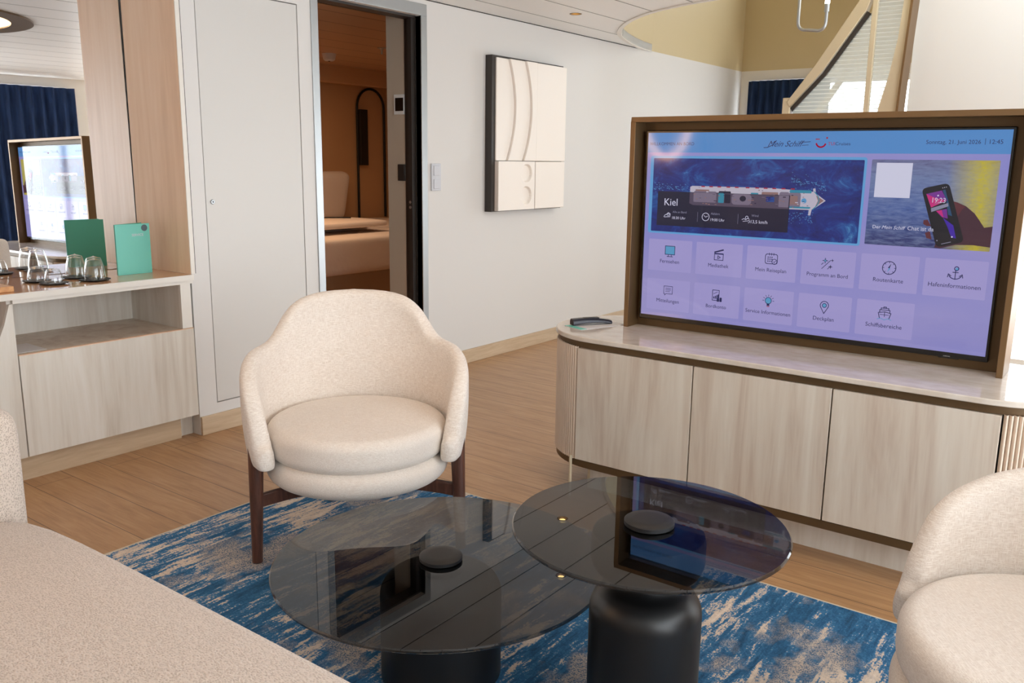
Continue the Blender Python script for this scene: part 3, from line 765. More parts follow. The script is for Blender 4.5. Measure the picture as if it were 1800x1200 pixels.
m = MB(); m.add([(-.515+(p[0]-x0)*kk, 3.0335, .6715+p[1]*kk) for p in v], f); build('maker_badge', m, M['silver'], tvt)
m = MB(); m.box(-.53, -.47, 3.036, 3.06, .6655, .669); build('sensor_bar', m, M['black_gloss'], tvt)

# remote control and card on the console
crd = MB(); crd.box(-.115, .115, -.0525, .0525, 0, .0012)
o = build('info_card', crd, M['paper']); o.location = (-1.762, 2.93, WT+.0003); o.rotation_euler = (0, 0, 1.23); tag(o, 'white card with a turquoise edge lying under the remote control', 'card')
crd = MB(); crd.box(-.115, -.085, -.0525, .0525, .0012, .0018); q = build('turquoise_strip', crd, M['teal'], o, local=True)
rc = thing('remote_control', 'dark slim remote control lying on the rounded console end', 'remote control', (-1.782, 2.93, WT+.003), .95)
m = MB(); prof = []; vs = []
for i in range(13):
    u = i/12; xx = -.085+.17*u; zb = .007*(1-(2*u-1)**2); th = .024-.011*u; wd = .019-.003*u
    vs += [(xx,-wd,zb),(xx,-wd,zb+th*.6),(xx,-wd*.7,zb+th),(xx,wd*.7,zb+th),(xx,wd,zb+th*.6),(xx,wd,zb)]
fs = [(i*6+k, i*6+(k+1)%6, (i+1)*6+(k+1)%6, (i+1)*6+k) for i in range(12) for k in range(6)] + [(5,4,3,2,1,0), tuple(72+k for k in range(6))]
m.add(vs, fs); build('body', m, M['navy_plastic'], rc, local=True, bevel=.002)
m = MB(); m.box(-.035,.03,-.011,.011,.022,.0272)
build('button_panel', m, M['black_soft'], rc, local=True, bevel=.001)

# ------------------------------------------------------------------ armchairs
TZ = [(61,.405),(62.5,.435),(65,.470),(69,.515),(73,.552),(78,.58),(84,.602),(95,.63),(107,.650),(117,.656),(123,.660),(128,.674),(133,.704),(138,.742),(143,.770),(149,.791),(157,.804),(168,.811),(180,.813)]
def interp(tab, x):
    if x <= tab[0][0]: return tab[0][1]
    for (a,b),(c,d) in zip(tab[:-1], tab[1:]):
        if x <= c: u = (x-a)/(c-a); return b+(d-b)*u
    return tab[-1][1]
def armchair(loc, phi, label):
    ch = thing('armchair', label, 'armchair', loc, phi-PI/2, 'cream armchairs round the glass tables')
    m = MB(); vs = []; ths = []
    for k in range(7): w = PI/2*k/6; ths.append((61-4.6*cos(w), sin(w)))
    ths += [(61+238*i/150, 1.0) for i in range(151)]
    ths += [(360-q, w) for q, w in reversed(ths[:7])]
    NTH = len(ths)-1
    for th, shr in ths:
        a = th if th <= 180 else 360-th
        e = (a-61)/119
        zt = interp(TZ, a); zb = .325-.05*min(1, max(0,(a-75)/40))
        hh = zt-zb; T = .057      # thickness
        lean = .012*max(0, (zt-.60)/.2)
        ro0 = .347+.0*e; ro1 = .372+lean
        sec = []
        # outer wall, bottom to top
        for k in range(8):
            u = k/7; z = zb+(hh-T*.5)*u; bul = .010*sin(PI*u)
            sec.append((ro0+(ro1-ro0)*min(1,(z-.27)/.38)+bul*.6, z))
        rtop = ro0+(ro1-ro0)*min(1,(zt-.27)/.38)
        for k in range(1,8):
            w = PI*k/8; sec.append((rtop-T/2+T/2*cos(w), zt-T*.5+T*.5*sin(w)))
        for k in range(8):
            u = 1-k/7; z = zb+(hh-T*.5)*u
            sec.append((ro0+(ro1-ro0)*min(1,(z-.27)/.38)-T, z))
        ns = len(sec); aa = math.radians(th)
        if shr < 1:
            rm = sum(q[0] for q in sec)/ns; shz = .25+.75*shr; sec = [(rm+(r-rm)*max(shr,.04), zb+.0+(z-zb)*(1-.14*(1-shr))) for r, z in sec]
        for r, z in sec: vs.append((-r*sin(aa), r*cos(aa), z))
    fs = [(i*ns+k, i*ns+(k+1)%ns, (i+1)*ns+(k+1)%ns, (i+1)*ns+k) for i in range(NTH) for k in range(ns)]
    fs += [tuple(range(ns-1,-1,-1)), tuple(NTH*ns+k for k in range(ns))]
    m.add(vs, fs); bo = build('backrest', m, M['chair_fabric'], ch, smooth=True, local=True)
    q = bo.modifiers.new('remesh', 'REMESH'); q.mode = 'VOXEL'; q.voxel_size = .0065; q.use_smooth_shade = True
    q = bo.modifiers.new('smooth', 'SMOOTH'); q.factor = .6; q.iterations = 14
    def cushion(R, z0, z1, rr, dome, nm, mat):
        p = [(0, z0)]
        n = 8
        p.append((R-rr, z0))
        for k in range(1, n+1): w = -PI/2+PI/2*k/n; p.append((R-rr+rr*cos(w), z0+rr+rr*sin(w)))
        for k in range(0, n+1): w = PI/2*k/n; p.append((R-rr+rr*cos(w), z1-rr+rr*sin(w)))
        for k in range(1, 7): u = k/6; p.append(((R-rr)*(1-u), z1+dome*(1-(1-u)**2)))
        q = MB(); q.lathe(p, n=96); return build(nm, q, mat, ch, smooth=True, local=True)
    cushion(.298, .250, .338, .040, 0, 'seat_base', M['cushion_fabric'])
    cushion(.293, .330, .440, .038, .012, 'seat_cushion', M['cushion_fabric'])
    def leg(x0,y0,z0,x1,y1,r0,r1):
        q = MB(); q.tube([(x0,y0,z0),(x0*.5+x1*.5,y0*.5+y1*.5,z0/2),(x1,y1,0.0115)], [r0,(r0+r1)/2,r1], 16); build('leg', q, M['walnut'], ch, smooth=True, local=True)
    for s in (-1,1):
        leg(s*.318,.102,.40,s*.326,.134,.025,.0165)
        leg(s*.10,-.26,.30,s*.10,-.36,.022,.015)
    q = MB(); pp = [Vector((-.318+.636*i/12, .116-.075*(1-((i-6)/6)**2), .208+.018*(1-((i-6)/6)**2))) for i in range(13)]; vs = []
    for i, p in enumerate(pp):
        t_ = pp[min(i+1,12)]-pp[max(i-1,0)]; t_.z = 0; t_.normalize(); nn = Vector((-t_.y,t_.x,0))*.010; hh_ = Vector((0,0,.021))
        vs += [p+nn+hh_, p-nn+hh_, p-nn-hh_, p+nn-hh_]
    q.add(vs, [(i*4+k,i*4+(k+1)%4,(i+1)*4+(k+1)%4,(i+1)*4+k) for i in range(12) for k in range(4)]+[(3,2,1,0),(48,49,50,51)])
    build('stretcher', q, M['walnut'], ch, local=True, bevel=.003)
    return ch
armchair((-2.05,1.91,0), math.radians(-42.4), 'cream upholstered tub armchair with walnut legs in front of the bedroom door')
armchair((-.025,1.745,0), math.radians(219.6), 'cream tub armchair cut off at the right edge, in front of the console')

# ------------------------------------------------------------------ coffee tables
def table(loc, R, zt, base, collar, label, drum=None):
    t_ = thing('coffee_table', label, 'coffee table', loc, 0, 'round smoked glass coffee tables')
    q = MB(); q.lathe([(0,zt-.010),(R-.003,zt-.010),(R,zt-.007),(R,zt-.003),(R-.003,zt),(0,zt)], n=128)
    subtag(build('tabletop', q, M['smoked_glass'], t_, smooth=True, local=True), 'smoked glass disc')
    q = MB(); q.lathe(base, n=96); subtag(build('pedestal', q, M['black_metal'], t_, smooth=True, local=True), 'black bottle-shaped metal base')
    q = MB(); q.lathe([(0,zt),(.050,zt),(.053,zt+.002),(.053,zt+.010),(.049,zt+.013),(.030,zt+.0145),(0,zt+.015)], n=64); subtag(build('centre_disc', q, M['black_soft'], t_, smooth=True, local=True), 'black metal disc')
    return t_
def arcp(cx, cz, r, a0, a1, n=8, rz=None):
    return [(cx+r*cos(math.radians(a0+(a1-a0)*i/n)), cz+(rz or r)*sin(math.radians(a0+(a1-a0)*i/n))) for i in range(n+1)]
table((-1.316,1.49,.009), .408, .301, [(0,0),(.145,0),(.15,.004)]+arcp(.10,.215,.05,0,80)+[(.075,.270),(.055,.276),(.055,.291),(0,.291)], None, 'low round smoked glass coffee table on a black drum base')
table((-.79,1.56,.009), .291, .511, [(0,0),(.116,0),(.121,.004)]+arcp(.061,.315,.06,0,75)+[(.066,.383),(.062,.392),(.062,.404)]+arcp(.080,.440,.041,-70,0)+[(.121,.480),(.118,.494),(.112,.498),(.055,.499),(.055,.501),(0,.501)], None, 'taller round smoked glass side table overlapping the low one')

# ------------------------------------------------------------------ sofa
sofa = thing('sofa', 'beige woven sofa in the foreground at the bottom left', 'sofa', (-.8, .3, 0))
def cushion_box(x0,x1,y0,y1,z0,z1,r,dome=.0,nx=24,ny=16):
    """rounded cushion: superellipsoid-like box"""
    m = MB(); bm = bmesh.new(); bmesh.ops.create_cube(bm, size=2)
    bmesh.ops.subdivide_edges(bm, edges=bm.edges[:], cuts=11, use_grid_fill=True)
    hx, hy, hz = (x1-x0)/2,(y1-y0)/2,(z1-z0)/2
    for v in bm.verts:
        p = Vector((v.co.x*hx, v.co.y*hy, v.co.z*hz))
        c = Vector((max(-hx+r,min(hx-r,p.x)), max(-hy+r,min(hy-r,p.y)), max(-hz+r,min(hz-r,p.z))))
        # push evenly spaced grid so that the rounded rim keeps vertices
        d = p-c
        if d.length > 1e-9:
            p = c + d.normalized()*r
        if v.co.z > .5: p.z += dome*(1-(p.x/hx)**2)*(1-(p.y/hy)**4)
        v.co = p+Vector(((x0+x1)/2,(y0+y1)/2,(z0+z1)/2))
    bm.verts.index_update(); vs = [v.co[:] for v in bm.verts]; fs = [tuple(v.index for v in f.verts) for f in bm.faces]; bm.free()
    m.add(vs, fs); return m
def remap(m, x0,x1,y0,y1,z0,z1): return m
SE = .882
build('seat_cushion', cushion_box(-2.10, 1.2, -.35, SE, .25, .452, .05, .006), M['sofa_fabric'], sofa, smooth=True, sub=1)
build('armrest', cushion_box(-2.34, -2.095, -.45, .90, .20, .70, .07, .0), M['arm_fabric'], sofa, smooth=True, sub=1)
build('backrest', cushion_box(-2.10, 1.2, -.75, -.32, .30, .82, .09, .01), M['arm_fabric'], sofa, smooth=True, sub=1)
m = MB(); m.box(-2.30, 1.2, -.72, SE-.04, .08, .26); build('sofa_base', m, M['sofa_fabric'], sofa, bevel=.015)
for x in (-2.2, 1.1):
    for y in (-.62, SE-.10):
        m = MB(); m.tube([(x,y,0.010),(x,y,.08)], .02, 12); build('leg', m, M['black_metal'], sofa, smooth=True)

# ------------------------------------------------------------------ drinks cabinet in the niche
cab = thing('drinks_cabinet', 'built-in pale wood cabinet with open shelf and deep drawer at the left', 'cabinet', (-3.66, 1.4, 0))
FXc = WX+.012
m = MB(); m.box(MX-.095, FXc+.004, .5, NY-.001, .732, .755); build('worktop', m, M['counter'], cab)
m = MB(); m.box(FXc+.004, FXc+.010, .5, NY-.001, .7315, .7555); subtag(build('worktop_edge', m, M['white_trim'], cab), 'pale front edge')
m = MB()
m.box(FXc-.018, FXc, 1.476, NY-.002, .716, .731); m.box(FXc-.018, FXc, 2.182, 2.232, .517, .716)
build('shelf_frame', m, M['white_trim'], cab)
m = MB(); m.box(MX, FXc-.019, 1.46, 2.232, .497, .516); build('shelf', m, M['console_wood'], cab)
m = MB(); m.box(MX, MX+.012, 1.46, 2.232, .516, .732); m.box(MX+.012, FXc-.018, 2.184, 2.20, .516, .732); m.box(MX+.012, FXc-.018, 1.46, 1.474, .516, .732)
build('shelf_back', m, M['pale_wood'], cab)
m = MB(); m.box(FXc-.018, FXc, 1.479, 2.236, .106, .512); build('drawer', m, M['pale_wood'], cab, bevel=.001)
m = MB(); m.box(FXc-.0185, FXc+.0003, 1.479, 2.236, .5122, .5155); subtag(build('drawer_edge', m, M['tan_wood'], cab), 'tan top edge')
m = MB(); m.prism([(1.474,.106),(.60,.106),(1.02,.106),(1.245,.106),(1.438,.64),(1.462,.715),(1.474,.7155)][0:1]+[(1.20,.106),(1.438,.64),(1.462,.715),(1.474,.7155)], lambda u,v,d:(d,u,v), FXc-.018, FXc)
build('end_panel', m, M['pale_wood'], cab)
m = MB(); m.box(-3.52, -3.505, 1.24, 2.17, .0, .106); build('kick_board', m, M['base_wood'], cab)
m = MB(); m.box(MX, -3.53, 1.22, NY-.002, .0, .104); m.box(MX, FXc-.02, 1.478, NY-.002, .104, .496); build('carcass', m, M['pale_wood'], cab)
m = MB(); m.box(MX-.6, WX-.021, NY, NY+.02, .0, CZ)
m = MB(); m.box(MX+.003, WX-.001, NY-.0015, NY-.0003, .7555, CZ-.001); subtag(build('side_panel', m, M['tan_wood'], cab), 'tall tan wood side of the niche')
m = MB(); m.box(-.006, 0, -1.74, -.002, .001, 1.39)
mir = build('wall_mirror', m, M['mirror']); mir.location = (MX+.001, NY-.002, .756)
MIR_YAW, MIR_TILT = -0.036, -0.008
mir.rotation_euler = (0, MIR_TILT, MIR_YAW); tag(mir, 'full width mirror at the back of the niche above the cabinet top', 'mirror')

CT = .7553
def tumbler(name, x, y, r, h, label, grp):
    o = thing(name, label, 'glass', (x, y, CT+.0065), 0, grp); w = .0022
    # upside down: wide rim on the saucer, rounded base at the top
    out = []; inn = []
    for k in range(13):
        u = k/12; rr_ = r*(1-.42*u**2.2) if u < .86 else r*(1-.42*.86**2.2)*math.sqrt(max(0, 1-((u-.86)/.14)**2))**1.0
        out.append((max(rr_,0), h*u))
    inn = [(max(rr_-w,0), z*.90) for rr_, z in out]
    q = MB(); q.lathe([*out, *reversed(inn)], n=40); q2 = q
    build('glass_bowl', q2, M['drink_glass'], o, smooth=True, local=True)
    return o
def saucer(x, y, r, label):
    q = MB(); q.lathe([(0,0),(r*.62,0),(r*.95,.005),(r,.007),(r*.96,.0075),(r*.62,.0045),(0,.0045)], c=(0,0,0), n=48)
    o = build('saucer', q, M['black_soft'], smooth=True); o.location = (x, y, CT); tag(o, label, 'saucer', 'black saucers under the glasses'); return o
tumbler('tumbler', -3.580, 1.865, .042, .098, 'tall clear glass upside down, nearest the turquoise folder', 'upturned glasses on the niche cabinet')
saucer(-3.580, 1.865, .062, 'black saucer under the tall glass nearest the turquoise folder')
tumbler('tumbler', -3.715, 1.855, .042, .098, 'tall clear glass upside down, standing behind the nearest tall glass', 'upturned glasses on the niche cabinet')
saucer(-3.715, 1.855, .062, 'black saucer under the rear tall glass, close to the mirror')
tumbler('espresso_glass', -3.600, 1.704, .036, .060, 'small clear glass upside down near the front edge of the cabinet top', 'small upturned glasses on the niche cabinet')
saucer(-3.600, 1.704, .056, 'black saucer under the small glass near the front edge')
tumbler('espresso_glass', -3.715, 1.690, .036, .060, 'small clear glass upside down, just behind the front small glass', 'small upturned glasses on the niche cabinet')
saucer(-3.715, 1.690, .056, 'black saucer under the small glass further back')

bk = thing('menu_folder', 'turquoise folder standing upright on the cabinet beside the glasses', 'folder', (-3.668, 2.09, CT))
ang = 1.42
def leaf(x0,y0,x1,y1,zh,th,mat,nm,lab=None):
    d = Vector((x1-x0,y1-y0)); n_ = Vector((-d.y,d.x)).normalized()*th
    q = MB(); q.prism([(x0,y0),(x1,y1),(x1+n_.x,y1+n_.y),(x0+n_.x,y0+n_.y)], lambda u,v,d_:(u,v,d_), CT, CT+zh)
    return build(nm, q, mat, bk)
leaf(-3.655,2.010,-3.655,2.172,.222,.0025,M['teal'],'front_cover')
leaf(-3.663,2.012,-3.712,2.168,.222,.0025,M['teal_dark'],'back_cover')
q = MB(); q.lathe([(0,0),(.0145,0),(.0145,.0008),(0,.0008)], n=28)
q.v = [(-3.6546+v[2], 2.147+v[0], CT+.203+v[1]) for v in q.v]; build('round_sticker', q, M['grey_sticker'], bk)
v, f = glyphs('SERVICE', .01); x0 = min(p[0] for p in v); x1 = max(p[0] for p in v); kk = .055/(x1-x0)
m = MB(); m.add([(-3.6544, 2.086+(p[0]-x0)*kk, CT+.168+p[1]*kk) for p in v], f); build('cover_title', m, M['white_plastic'], bk)

tr = MB(); tr.box(-3.66,-3.50,1.18,1.505,CT,CT+.022); tag(build('wooden_tray', tr, M['oak_tray'], bevel=.003), 'light oak tray at the left end of the cabinet top', 'tray')
bx_ = MB(); bx_.box(-3.64,-3.58,1.36,1.455,CT+.0225,CT+.105); o = build('tea_carton', bx_, M['blue_card'], bevel=.001); tag(o, 'light blue carton standing on the oak tray at the left edge', 'carton')
pp_ = MB(); pp_.box(-3.66,-3.49,1.49,1.60,.5163,.5175); tag(build('paper_sheet', pp_, M['paper']), 'pale sheet of paper lying in the open shelf', 'paper')

# ------------------------------------------------------------------ relief on the left wall
rel = thing('wall_relief', 'cream sculpted wall relief in a dark shadow frame', 'artwork', (WX, 4.76, 1.43))
RY0, RY1, RZ0, RZ1 = 4.362, 5.150, .955, 1.908
m = MB(); m.box(WX, WX+.052, RY0, RY1, RZ0, RZ1); subtag(build('dark_frame', m, M['dark_jamb'], rel), 'dark box frame')
fx = WX+.052
ys = 4.795; zs = 1.272
# stepped, curved strips: heights over the frame
def strip(yl, yr, z0, z1, h, nm, hollow=None):
    """yl/yr: functions of z"""
    q = MB(); n = 30; vs = []
    for i in range(n+1):
        z = z0+(z1-z0)*i/n; a, b = yl(z), yr(z)
        vs += [(fx-.004,a,z),(fx+h,a,z),(fx+h,b,z),(fx-.004,b,z)]
    q.add(vs, [(i*4+k,i*4+(k+1)%4,(i+1)*4+(k+1)%4,(i+1)*4+k) for i in range(n) for k in range(4)]+[(3,2,1,0),(n*4,n*4+1,n*4+2,n*4+3)])
    return build(nm, q, M['cream'], rel, bevel=.004, seg=3)
def cur(y0, amp): return lambda z: y0+amp*(1-((z-1.60)/.33)**2)*1.0
K = lambda y: (lambda z: y)
top = RZ1-.012
strip(K(RY0+.035), lambda z: cur(4.500,.085)(z)-.001, zs+.002, top, .008, 'relief_panel')
strip(cur(4.500,.085), lambda z: cur(4.655,.085)(z)-.001, zs+.002, top, .024, 'relief_panel')
strip(cur(4.655,.085), K(ys-.003), zs+.002, top, .040, 'relief_panel')
strip(K(ys+.003), K(RY1-.006), zs+.002, top, .034, 'relief_panel')
strip(K(ys+.005), K(RY1-.001), RZ0+.006, zs-.001, .030, 'relief_panel')
# lower left panel with two round hollows
q = MB(); y0_, y1_, z0_, z1_ = RY0+.035, ys-.004, RZ0+.006, zs-.001; n = 40
holes = [(4.700,1.196,.055),(4.700,1.052,.055)]
bm = bmesh.new()
gy, gz = 90, 70; hh = .030; vs = []
for j in range(gz+1):
    for i in range(gy+1):
        y = y0_+(y1_-y0_)*i/gy; z = z0_+(z1_-z0_)*j/gz; d = 0
        for hy,hz,hr in holes:
            rr_ = math.hypot(y-hy, z-hz)
            s_ = min(1,max(0,(hr+.003-rr_)/.006)); d = max(d, s_)
        vs.append((fx+hh-.016*d, y, z))
w = gy+1; fs = [(j*w+i,j*w+i+1,(j+1)*w+i+1,(j+1)*w+i) for j in range(gz) for i in range(gy)]
q.add(vs, fs)
q.add([(fx-.004,y0_,z0_),(fx+hh,y0_,z0_),(fx+hh,y1_,z0_),(fx-.004,y1_,z0_),(fx-.004,y0_,z1_),(fx+hh,y0_,z1_),(fx+hh,y1_,z1_),(fx-.004,y1_,z1_)],
      [(0,1,2,3),(4,7,6,5),(0,4,5,1),(3,2,6,7),(0,3,7,4)])
bm.free(); build('relief_panel', q, M['cream'], rel, smooth=True)

# light switch, thermostat, bedroom switch
sw = thing('light_switch', 'double white light switch beside the silver door frame', 'switch', (WX, 3.893, 1.175))
m = MB(); m.box(WX, WX+.010, 3.852, 3.934, 1.095, 1.252); build('switch_plate', m, M['white_plastic'], sw, bevel=.002)
for z in (1.183, 1.106): m = MB(); m.box(WX+.010, WX+.014, 3.868, 3.918, z, z+.056); build('rocker', m, M['white_plastic'], sw, bevel=.002)
th = thing('thermostat', 'white framed black thermostat seen inside the bedroom doorway', 'thermostat', (-3.645, D1, 1.58))
m = MB(); m.box(-3.675,-3.60, D1-.010, D1+.002, 1.528, 1.640); build('white_frame', m, M['bright_plastic'], th, bevel=.002)
m = MB(); m.box(-3.662,-3.600, D1-.0115, D1-.009, 1.547, 1.621); build('display', m, M['black_gloss'], th)
sk = MB(); sk.box(-3.652,-3.60, D1-.008, D1+.002, 1.150, 1.245); tag(build('bedroom_switch', sk, M['dark_jamb'], bevel=.002), 'small dark switch below the thermostat inside the doorway', 'switch')

# ------------------------------------------------------------------ bedroom
bed = thing('bed', 'bed with white linen seen through the open doorway', 'bed', (-6.1, 5.0, 0))
build('mattress', cushion_box(-6.85, -5.40, 4.1, 6.86, .31, .64, .05, .0), M['linen'], bed, smooth=True, sub=1)
build('duvet', cushion_box(-6.84, -5.90, 4.12, 6.84, .60, .665, .03, .012), M['linen'], bed, smooth=True, sub=1)
m = MB(); m.box(-6.85, -5.45, 4.15, 6.82, .02, .33); build('bed_base', m, M['bed_base'], bed, bevel=.01)
m = MB(); m.box(bx+.001, bx+.045, 4.0, 6.14, .02, .90); build('headboard', m, M['bed_base'], bed, bevel=.01)
pl = build('pillow', cushion_box(-.07,.07,-.32,.30,-.23,.25,.06,.0), M['linen'], smooth=True, sub=1); pl.location = (-6.70, 5.84, .905); pl.rotation_euler = (0, .22, 0); tag(pl, 'white pillow leaning against the bedroom headboard', 'pillow')
tw = build('folded_throw', cushion_box(-.28,.28,-.42,.42,-.03,.03,.028,.012), M['linen'], smooth=True, sub=1); tw.location = (-5.86, 5.22, .714); tag(tw, 'white folded towel lying on the foot of the bed', 'towel')
m = MB(); m.tube([(-.1,-.22,.047),(0,-.05,.055),(.08,.14,.05)], .006, 8); o = build('ribbon', m, M['black_soft'], smooth=True); o.location = (-5.86,5.22,.714); tag(o, 'dark ribbon lying across the folded white towel', 'ribbon')
rl = thing('reading_lamp', 'small black reading lamp on the wall above the pillow', 'lamp', (bx, 5.90, 1.10))
m = MB(); m.tube([(bx,5.80,1.02),(bx+.05,5.80,1.06),(bx+.08,5.80,1.12)], .010, 10); build('arm', m, M['black_soft'], rl, smooth=True)
m = MB(); m.tube([(bx+.08,5.80,1.12),(bx+.10,5.83,1.00)], .020, 14); build('lamp_head', m, M['black_soft'], rl, smooth=True)
m = MB(); m.tube([(bx+.10,5.83,.999),(bx+.101,5.831,.990)], .017, 14); build('bulb', m, M['spot_glow'], rl, smooth=True)
ar = thing('wall_arch', 'black arch shaped tube mounted on the orange bedroom wall', 'wall decoration', (bx, 6.68, .68))
ya, yb, za = 6.505, 6.895, 1.80; ra = (yb-ya)/2
pts = [(bx+.02,ya,.66)]+[(bx+.02,(ya+yb)/2-ra*cos(PI*i/16),za+ra*sin(PI*i/16)) for i in range(17)]+[(bx+.02,yb,.66)]
m = MB(); m.tube(pts, .013, 10); build('arch_tube', m, M['black_soft'], ar, smooth=True)
m = MB(); m.box(bx+.0, bx+.07, ya+.0, ya+.105, 1.21, 1.78); o = tag(build('wall_sconce', m, M['black_soft'], bevel=.004), 'tall black box sconce mounted on the left side of the arch', 'sconce')
sm_ = thing('smoke_detector', 'white smoke detector on the bedroom ceiling', 'smoke detector', (-5.9,5.27,CZ-.06))
m = MB(); m.lathe([(0,.0),(.035,.0),(.05,.012),(.055,.035),(.062,.06),(0,.06)], n=32); build('detector_body', m, M['white_plastic'], sm_, smooth=True, local=True)
m = MB(); m.lathe([(0,-.004),(.008,-.004),(.010,.0),(0,0)], n=12); build('sensor', m, M['dark_gap'], sm_, local=True)
sp_ = thing('ceiling_sprinkler', 'small metal sprinkler head on the bedroom ceiling', 'sprinkler', (-5.22,5.22,CZ-.05))
m = MB(); m.lathe([(0,.044),(.036,.044),(.036,.05),(0,.05)], n=24); build('rosette', m, M['silver'], sp_, smooth=True, local=True)
m = MB(); m.lathe([(0,0),(.008,0),(.010,.03),(.02,.044),(0,.044)], n=16); build('nozzle', m, M['silver'], sp_, smooth=True, local=True)
area('bedroom_cove_light', (-6.84, 4.6, 2.12), (-.25, 0, -1), .1, 4.2, 17, (1,.50,.18))
area('bedroom_fill', (-5.2, 4.9, 2.1), (0,0,-1), .5, .5, 8, (1,.74,.52))  # warm fill lamp added under the bedroom ceiling, no fitting there

# ------------------------------------------------------------------ ceiling fittings
rg = thing('ring_ceiling_lamp', 'large bronze ring lamp recessed in the ceiling, seen in the mirror', 'ceiling lamp', (-1.40, 2.10, CZ))
m = MB(); m.lathe([(.57,-.001),(.57,-.012),(.70,-.012),(.70,-.001)], n=96); build('bronze_ring', m, M['bronze_dark'], rg, smooth=True, local=True)
m = MB(); m.lathe([(.49,-.001),(.49,-.003),(.57,-.003),(.57,-.001)], n=96); build('light_strip', m, M['warm_glow'], rg, smooth=True, local=True)
def downlight(x, y, label, lit):
    d = thing('downlight', label, 'downlight', (x, y, CZ), 0, 'ceiling downlights')
    m = MB(); m.lathe([(.0315,-.001),(.0315,-.002),(.037,-.002),(.038,-.0005)], n=32); m.lathe([(.0312,0),(.0312,.030),(0,.030)], n=32); build('recess_ring', m, M['bronze_dark'], d, smooth=True, local=True)
    m = MB(); m.lathe([(0,.009),(.021,.009),(.021,.028),(0,.028)], n=32); build('lens', m, M['spot_glow'], d, local=True)
downlight(-3.02, 4.67, 'small recessed downlight in the white ceiling beyond the relief', True)

wl = thing('wall_ring_lamp', 'round warm glowing wall lamp, mirrored in the top left corner of the television', 'wall lamp', (WX, -.72, 1.62))
m = MB(); m.tube([(WX+.035, -.72+.40*cos(2*PI*i/48), 1.63+.31*sin(2*PI*i/48)) for i in range(49)], .028, 12, caps=False); build('glowing_ring', m, M['wall_glow'], wl, smooth=True)
m = MB(); m.box(WX, WX+.02, -.78, -.66, 1.28, 1.40); build('wall_plate', m, M['bronze'], wl, bevel=.003)

# vent slot in the curved gold wall of the opening
m = MB(); a_ = Vector((-3.30,5.80)); vs = []
for i in range(9):
    u = i/8; ang_ = u; x = WX+.004; y = 6.205+.125*u
    vs += [(x,y,CZ+.088-.018*u),(x,y,CZ+.128-.020*u)]
m.add(vs, [(i*2,i*2+2,i*2+3,i*2+1) for i in range(8)]); tag(build('vent_slot', m, M['dark_gap']), 'short black air slot high in the gold wall by the opening', 'vent')

# ------------------------------------------------------------------ pendant lamp
pd = thing('pendant_lamp', 'bent silver tube pendant with a lit candle tube above the television', 'pendant lamp', (-1.66, 4.9, 4.6))
yl_ = 4.9; xa, xb, zb_ = -1.733, -1.583, 1.985
def bend(p0, p1, p2, n=6): return [tuple(Vector(p0)*(1-u)**2+Vector(p1)*2*u*(1-u)+Vector(p2)*u*u) for u in [i/n for i in range(n+1)]]
pts = [(xa,yl_,4.6)]+bend((xa,yl_,zb_+.05),(xa,yl_,zb_),(xa+.05,yl_,zb_))+bend((xb-.04,yl_,zb_-.008),(xb,yl_,zb_-.008),(xb,yl_,zb_+.04))+[(xb,yl_,zb_+.085)]
m = MB(); m.tube(pts, .0085, 12); build('bent_tube', m, M['silver'], pd, smooth=True)
m = MB(); m.tube([(xb,yl_,zb_+.085),(xb,yl_,zb_+.125)], .013, 16); build('socket', m, M['silver'], pd, smooth=True)
m = MB(); m.tube([(xb,yl_,zb_+.125),(xb,yl_,zb_+.36)], .0125, 16); build('light_tube', m, M['lamp_glow'], pd, smooth=True)

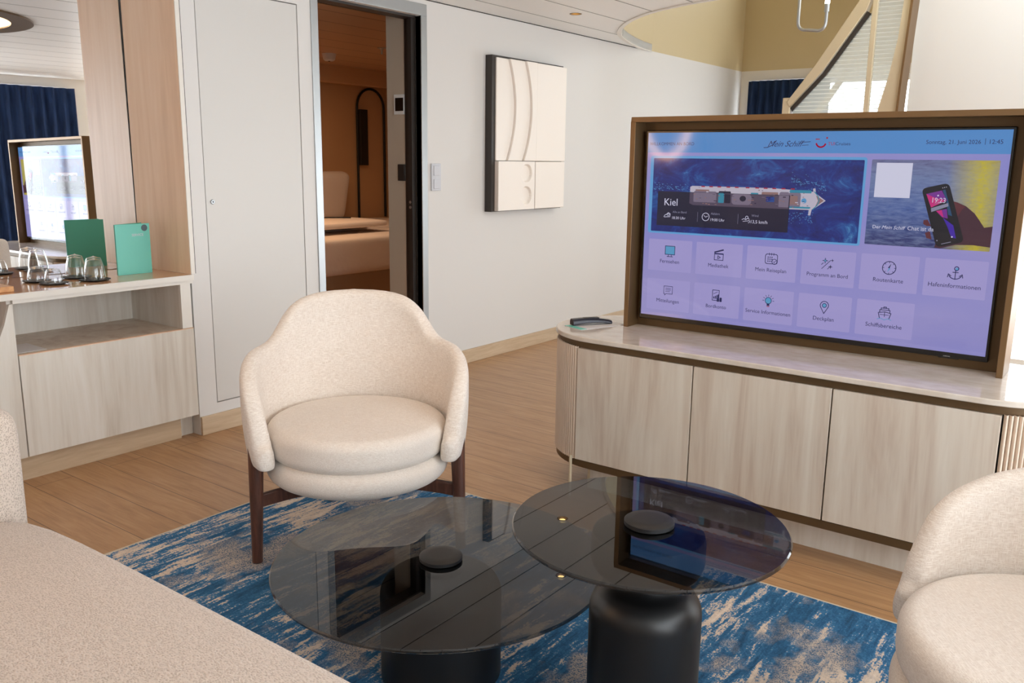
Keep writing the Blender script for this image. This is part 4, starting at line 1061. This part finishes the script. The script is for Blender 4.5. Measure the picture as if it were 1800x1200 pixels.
# ------------------------------------------------------------------ staircase balustrade
st = thing('stair_balustrade', 'curved beige stair balustrade with ribbed glass behind the television', 'balustrade', (-1.7, 5.6, 0))
ps = 5.6
P3 = lambda u, v, d: (u, d, v)
m = MB(); m.prism([(-1.505,.9),(-1.36,.9),(-1.352,1.5),(-1.338,1.8),(-1.322,2.2),(-1.30,3.0),(-1.30,4.5),(-1.33,4.5),(-1.352,3.0),(-1.366,2.2),(-1.378,2.0),(-1.408,1.8),(-1.452,1.609)], P3, ps-.02, ps+.05); build('curved_stringer', m, M['beige_metal'], st, smooth=True)
m = MB(); m.prism([(-1.352,1.4),(-1.338,1.4),(-1.326,1.8),(-1.308,2.2),(-1.285,3.0),(-1.285,4.5),(-1.30,4.5),(-1.30,3.0),(-1.322,2.2),(-1.338,1.8)], P3, ps-.05, ps+.10); build('stringer_edge', m, M['bronze'], st, smooth=True)
m = MB(); m.prism([(-2.005,1.66),(-1.985,1.625),(-1.80,1.83),(-1.565,2.17),(-1.52,2.30),(-1.30,2.75),(-1.34,2.80),(-1.60,2.25),(-1.84,1.88)], P3, ps-.03, ps+.03); build('handrail', m, M['beige_metal'], st, bevel=.004)
m = MB(); m.prism([(-1.985,1.622),(-1.972,1.60),(-1.78,1.81),(-1.545,2.15),(-1.565,2.165),(-1.80,1.825)], P3, ps-.012, ps+.012); build('glass_channel', m, M['dark_jamb'], st)
m = MB(); m.box(-2.035,-1.985, ps-.02, ps+.03, 0, 1.685); build('newel_post', m, M['beige_metal'], st, bevel=.004)
m = MB(); m.box(-1.984,-1.972, ps-.008, ps+.008, .1, 1.63); build('glass_edge', m, M['white_plastic'], st)
m = MB(); m.box(-1.532,-1.503, ps-.04, ps-.012, 0, 4.5); build('post', m, M['beige_metal'], st, bevel=.002)
m = MB(); m.prism([(-1.97,.1),(-1.40,.1),(-1.40,1.8),(-1.372,2.1),(-1.36,2.6),(-1.545,2.15),(-1.78,1.81),(-1.97,1.60)], P3, ps-.004, ps+.004); subtag(build('glass_panel', m, M['ribbed_glass'], st), 'ribbed translucent glass')
m = MB(); m.tube([(-2.10,6.05,1.45),(-1.93,6.05,1.66),(-1.80,6.05,1.86),(-1.66,6.05,2.2),(-1.5,6.05,2.7)], .022, 12); build('rear_handrail', m, M['beige_metal'], st, smooth=True)
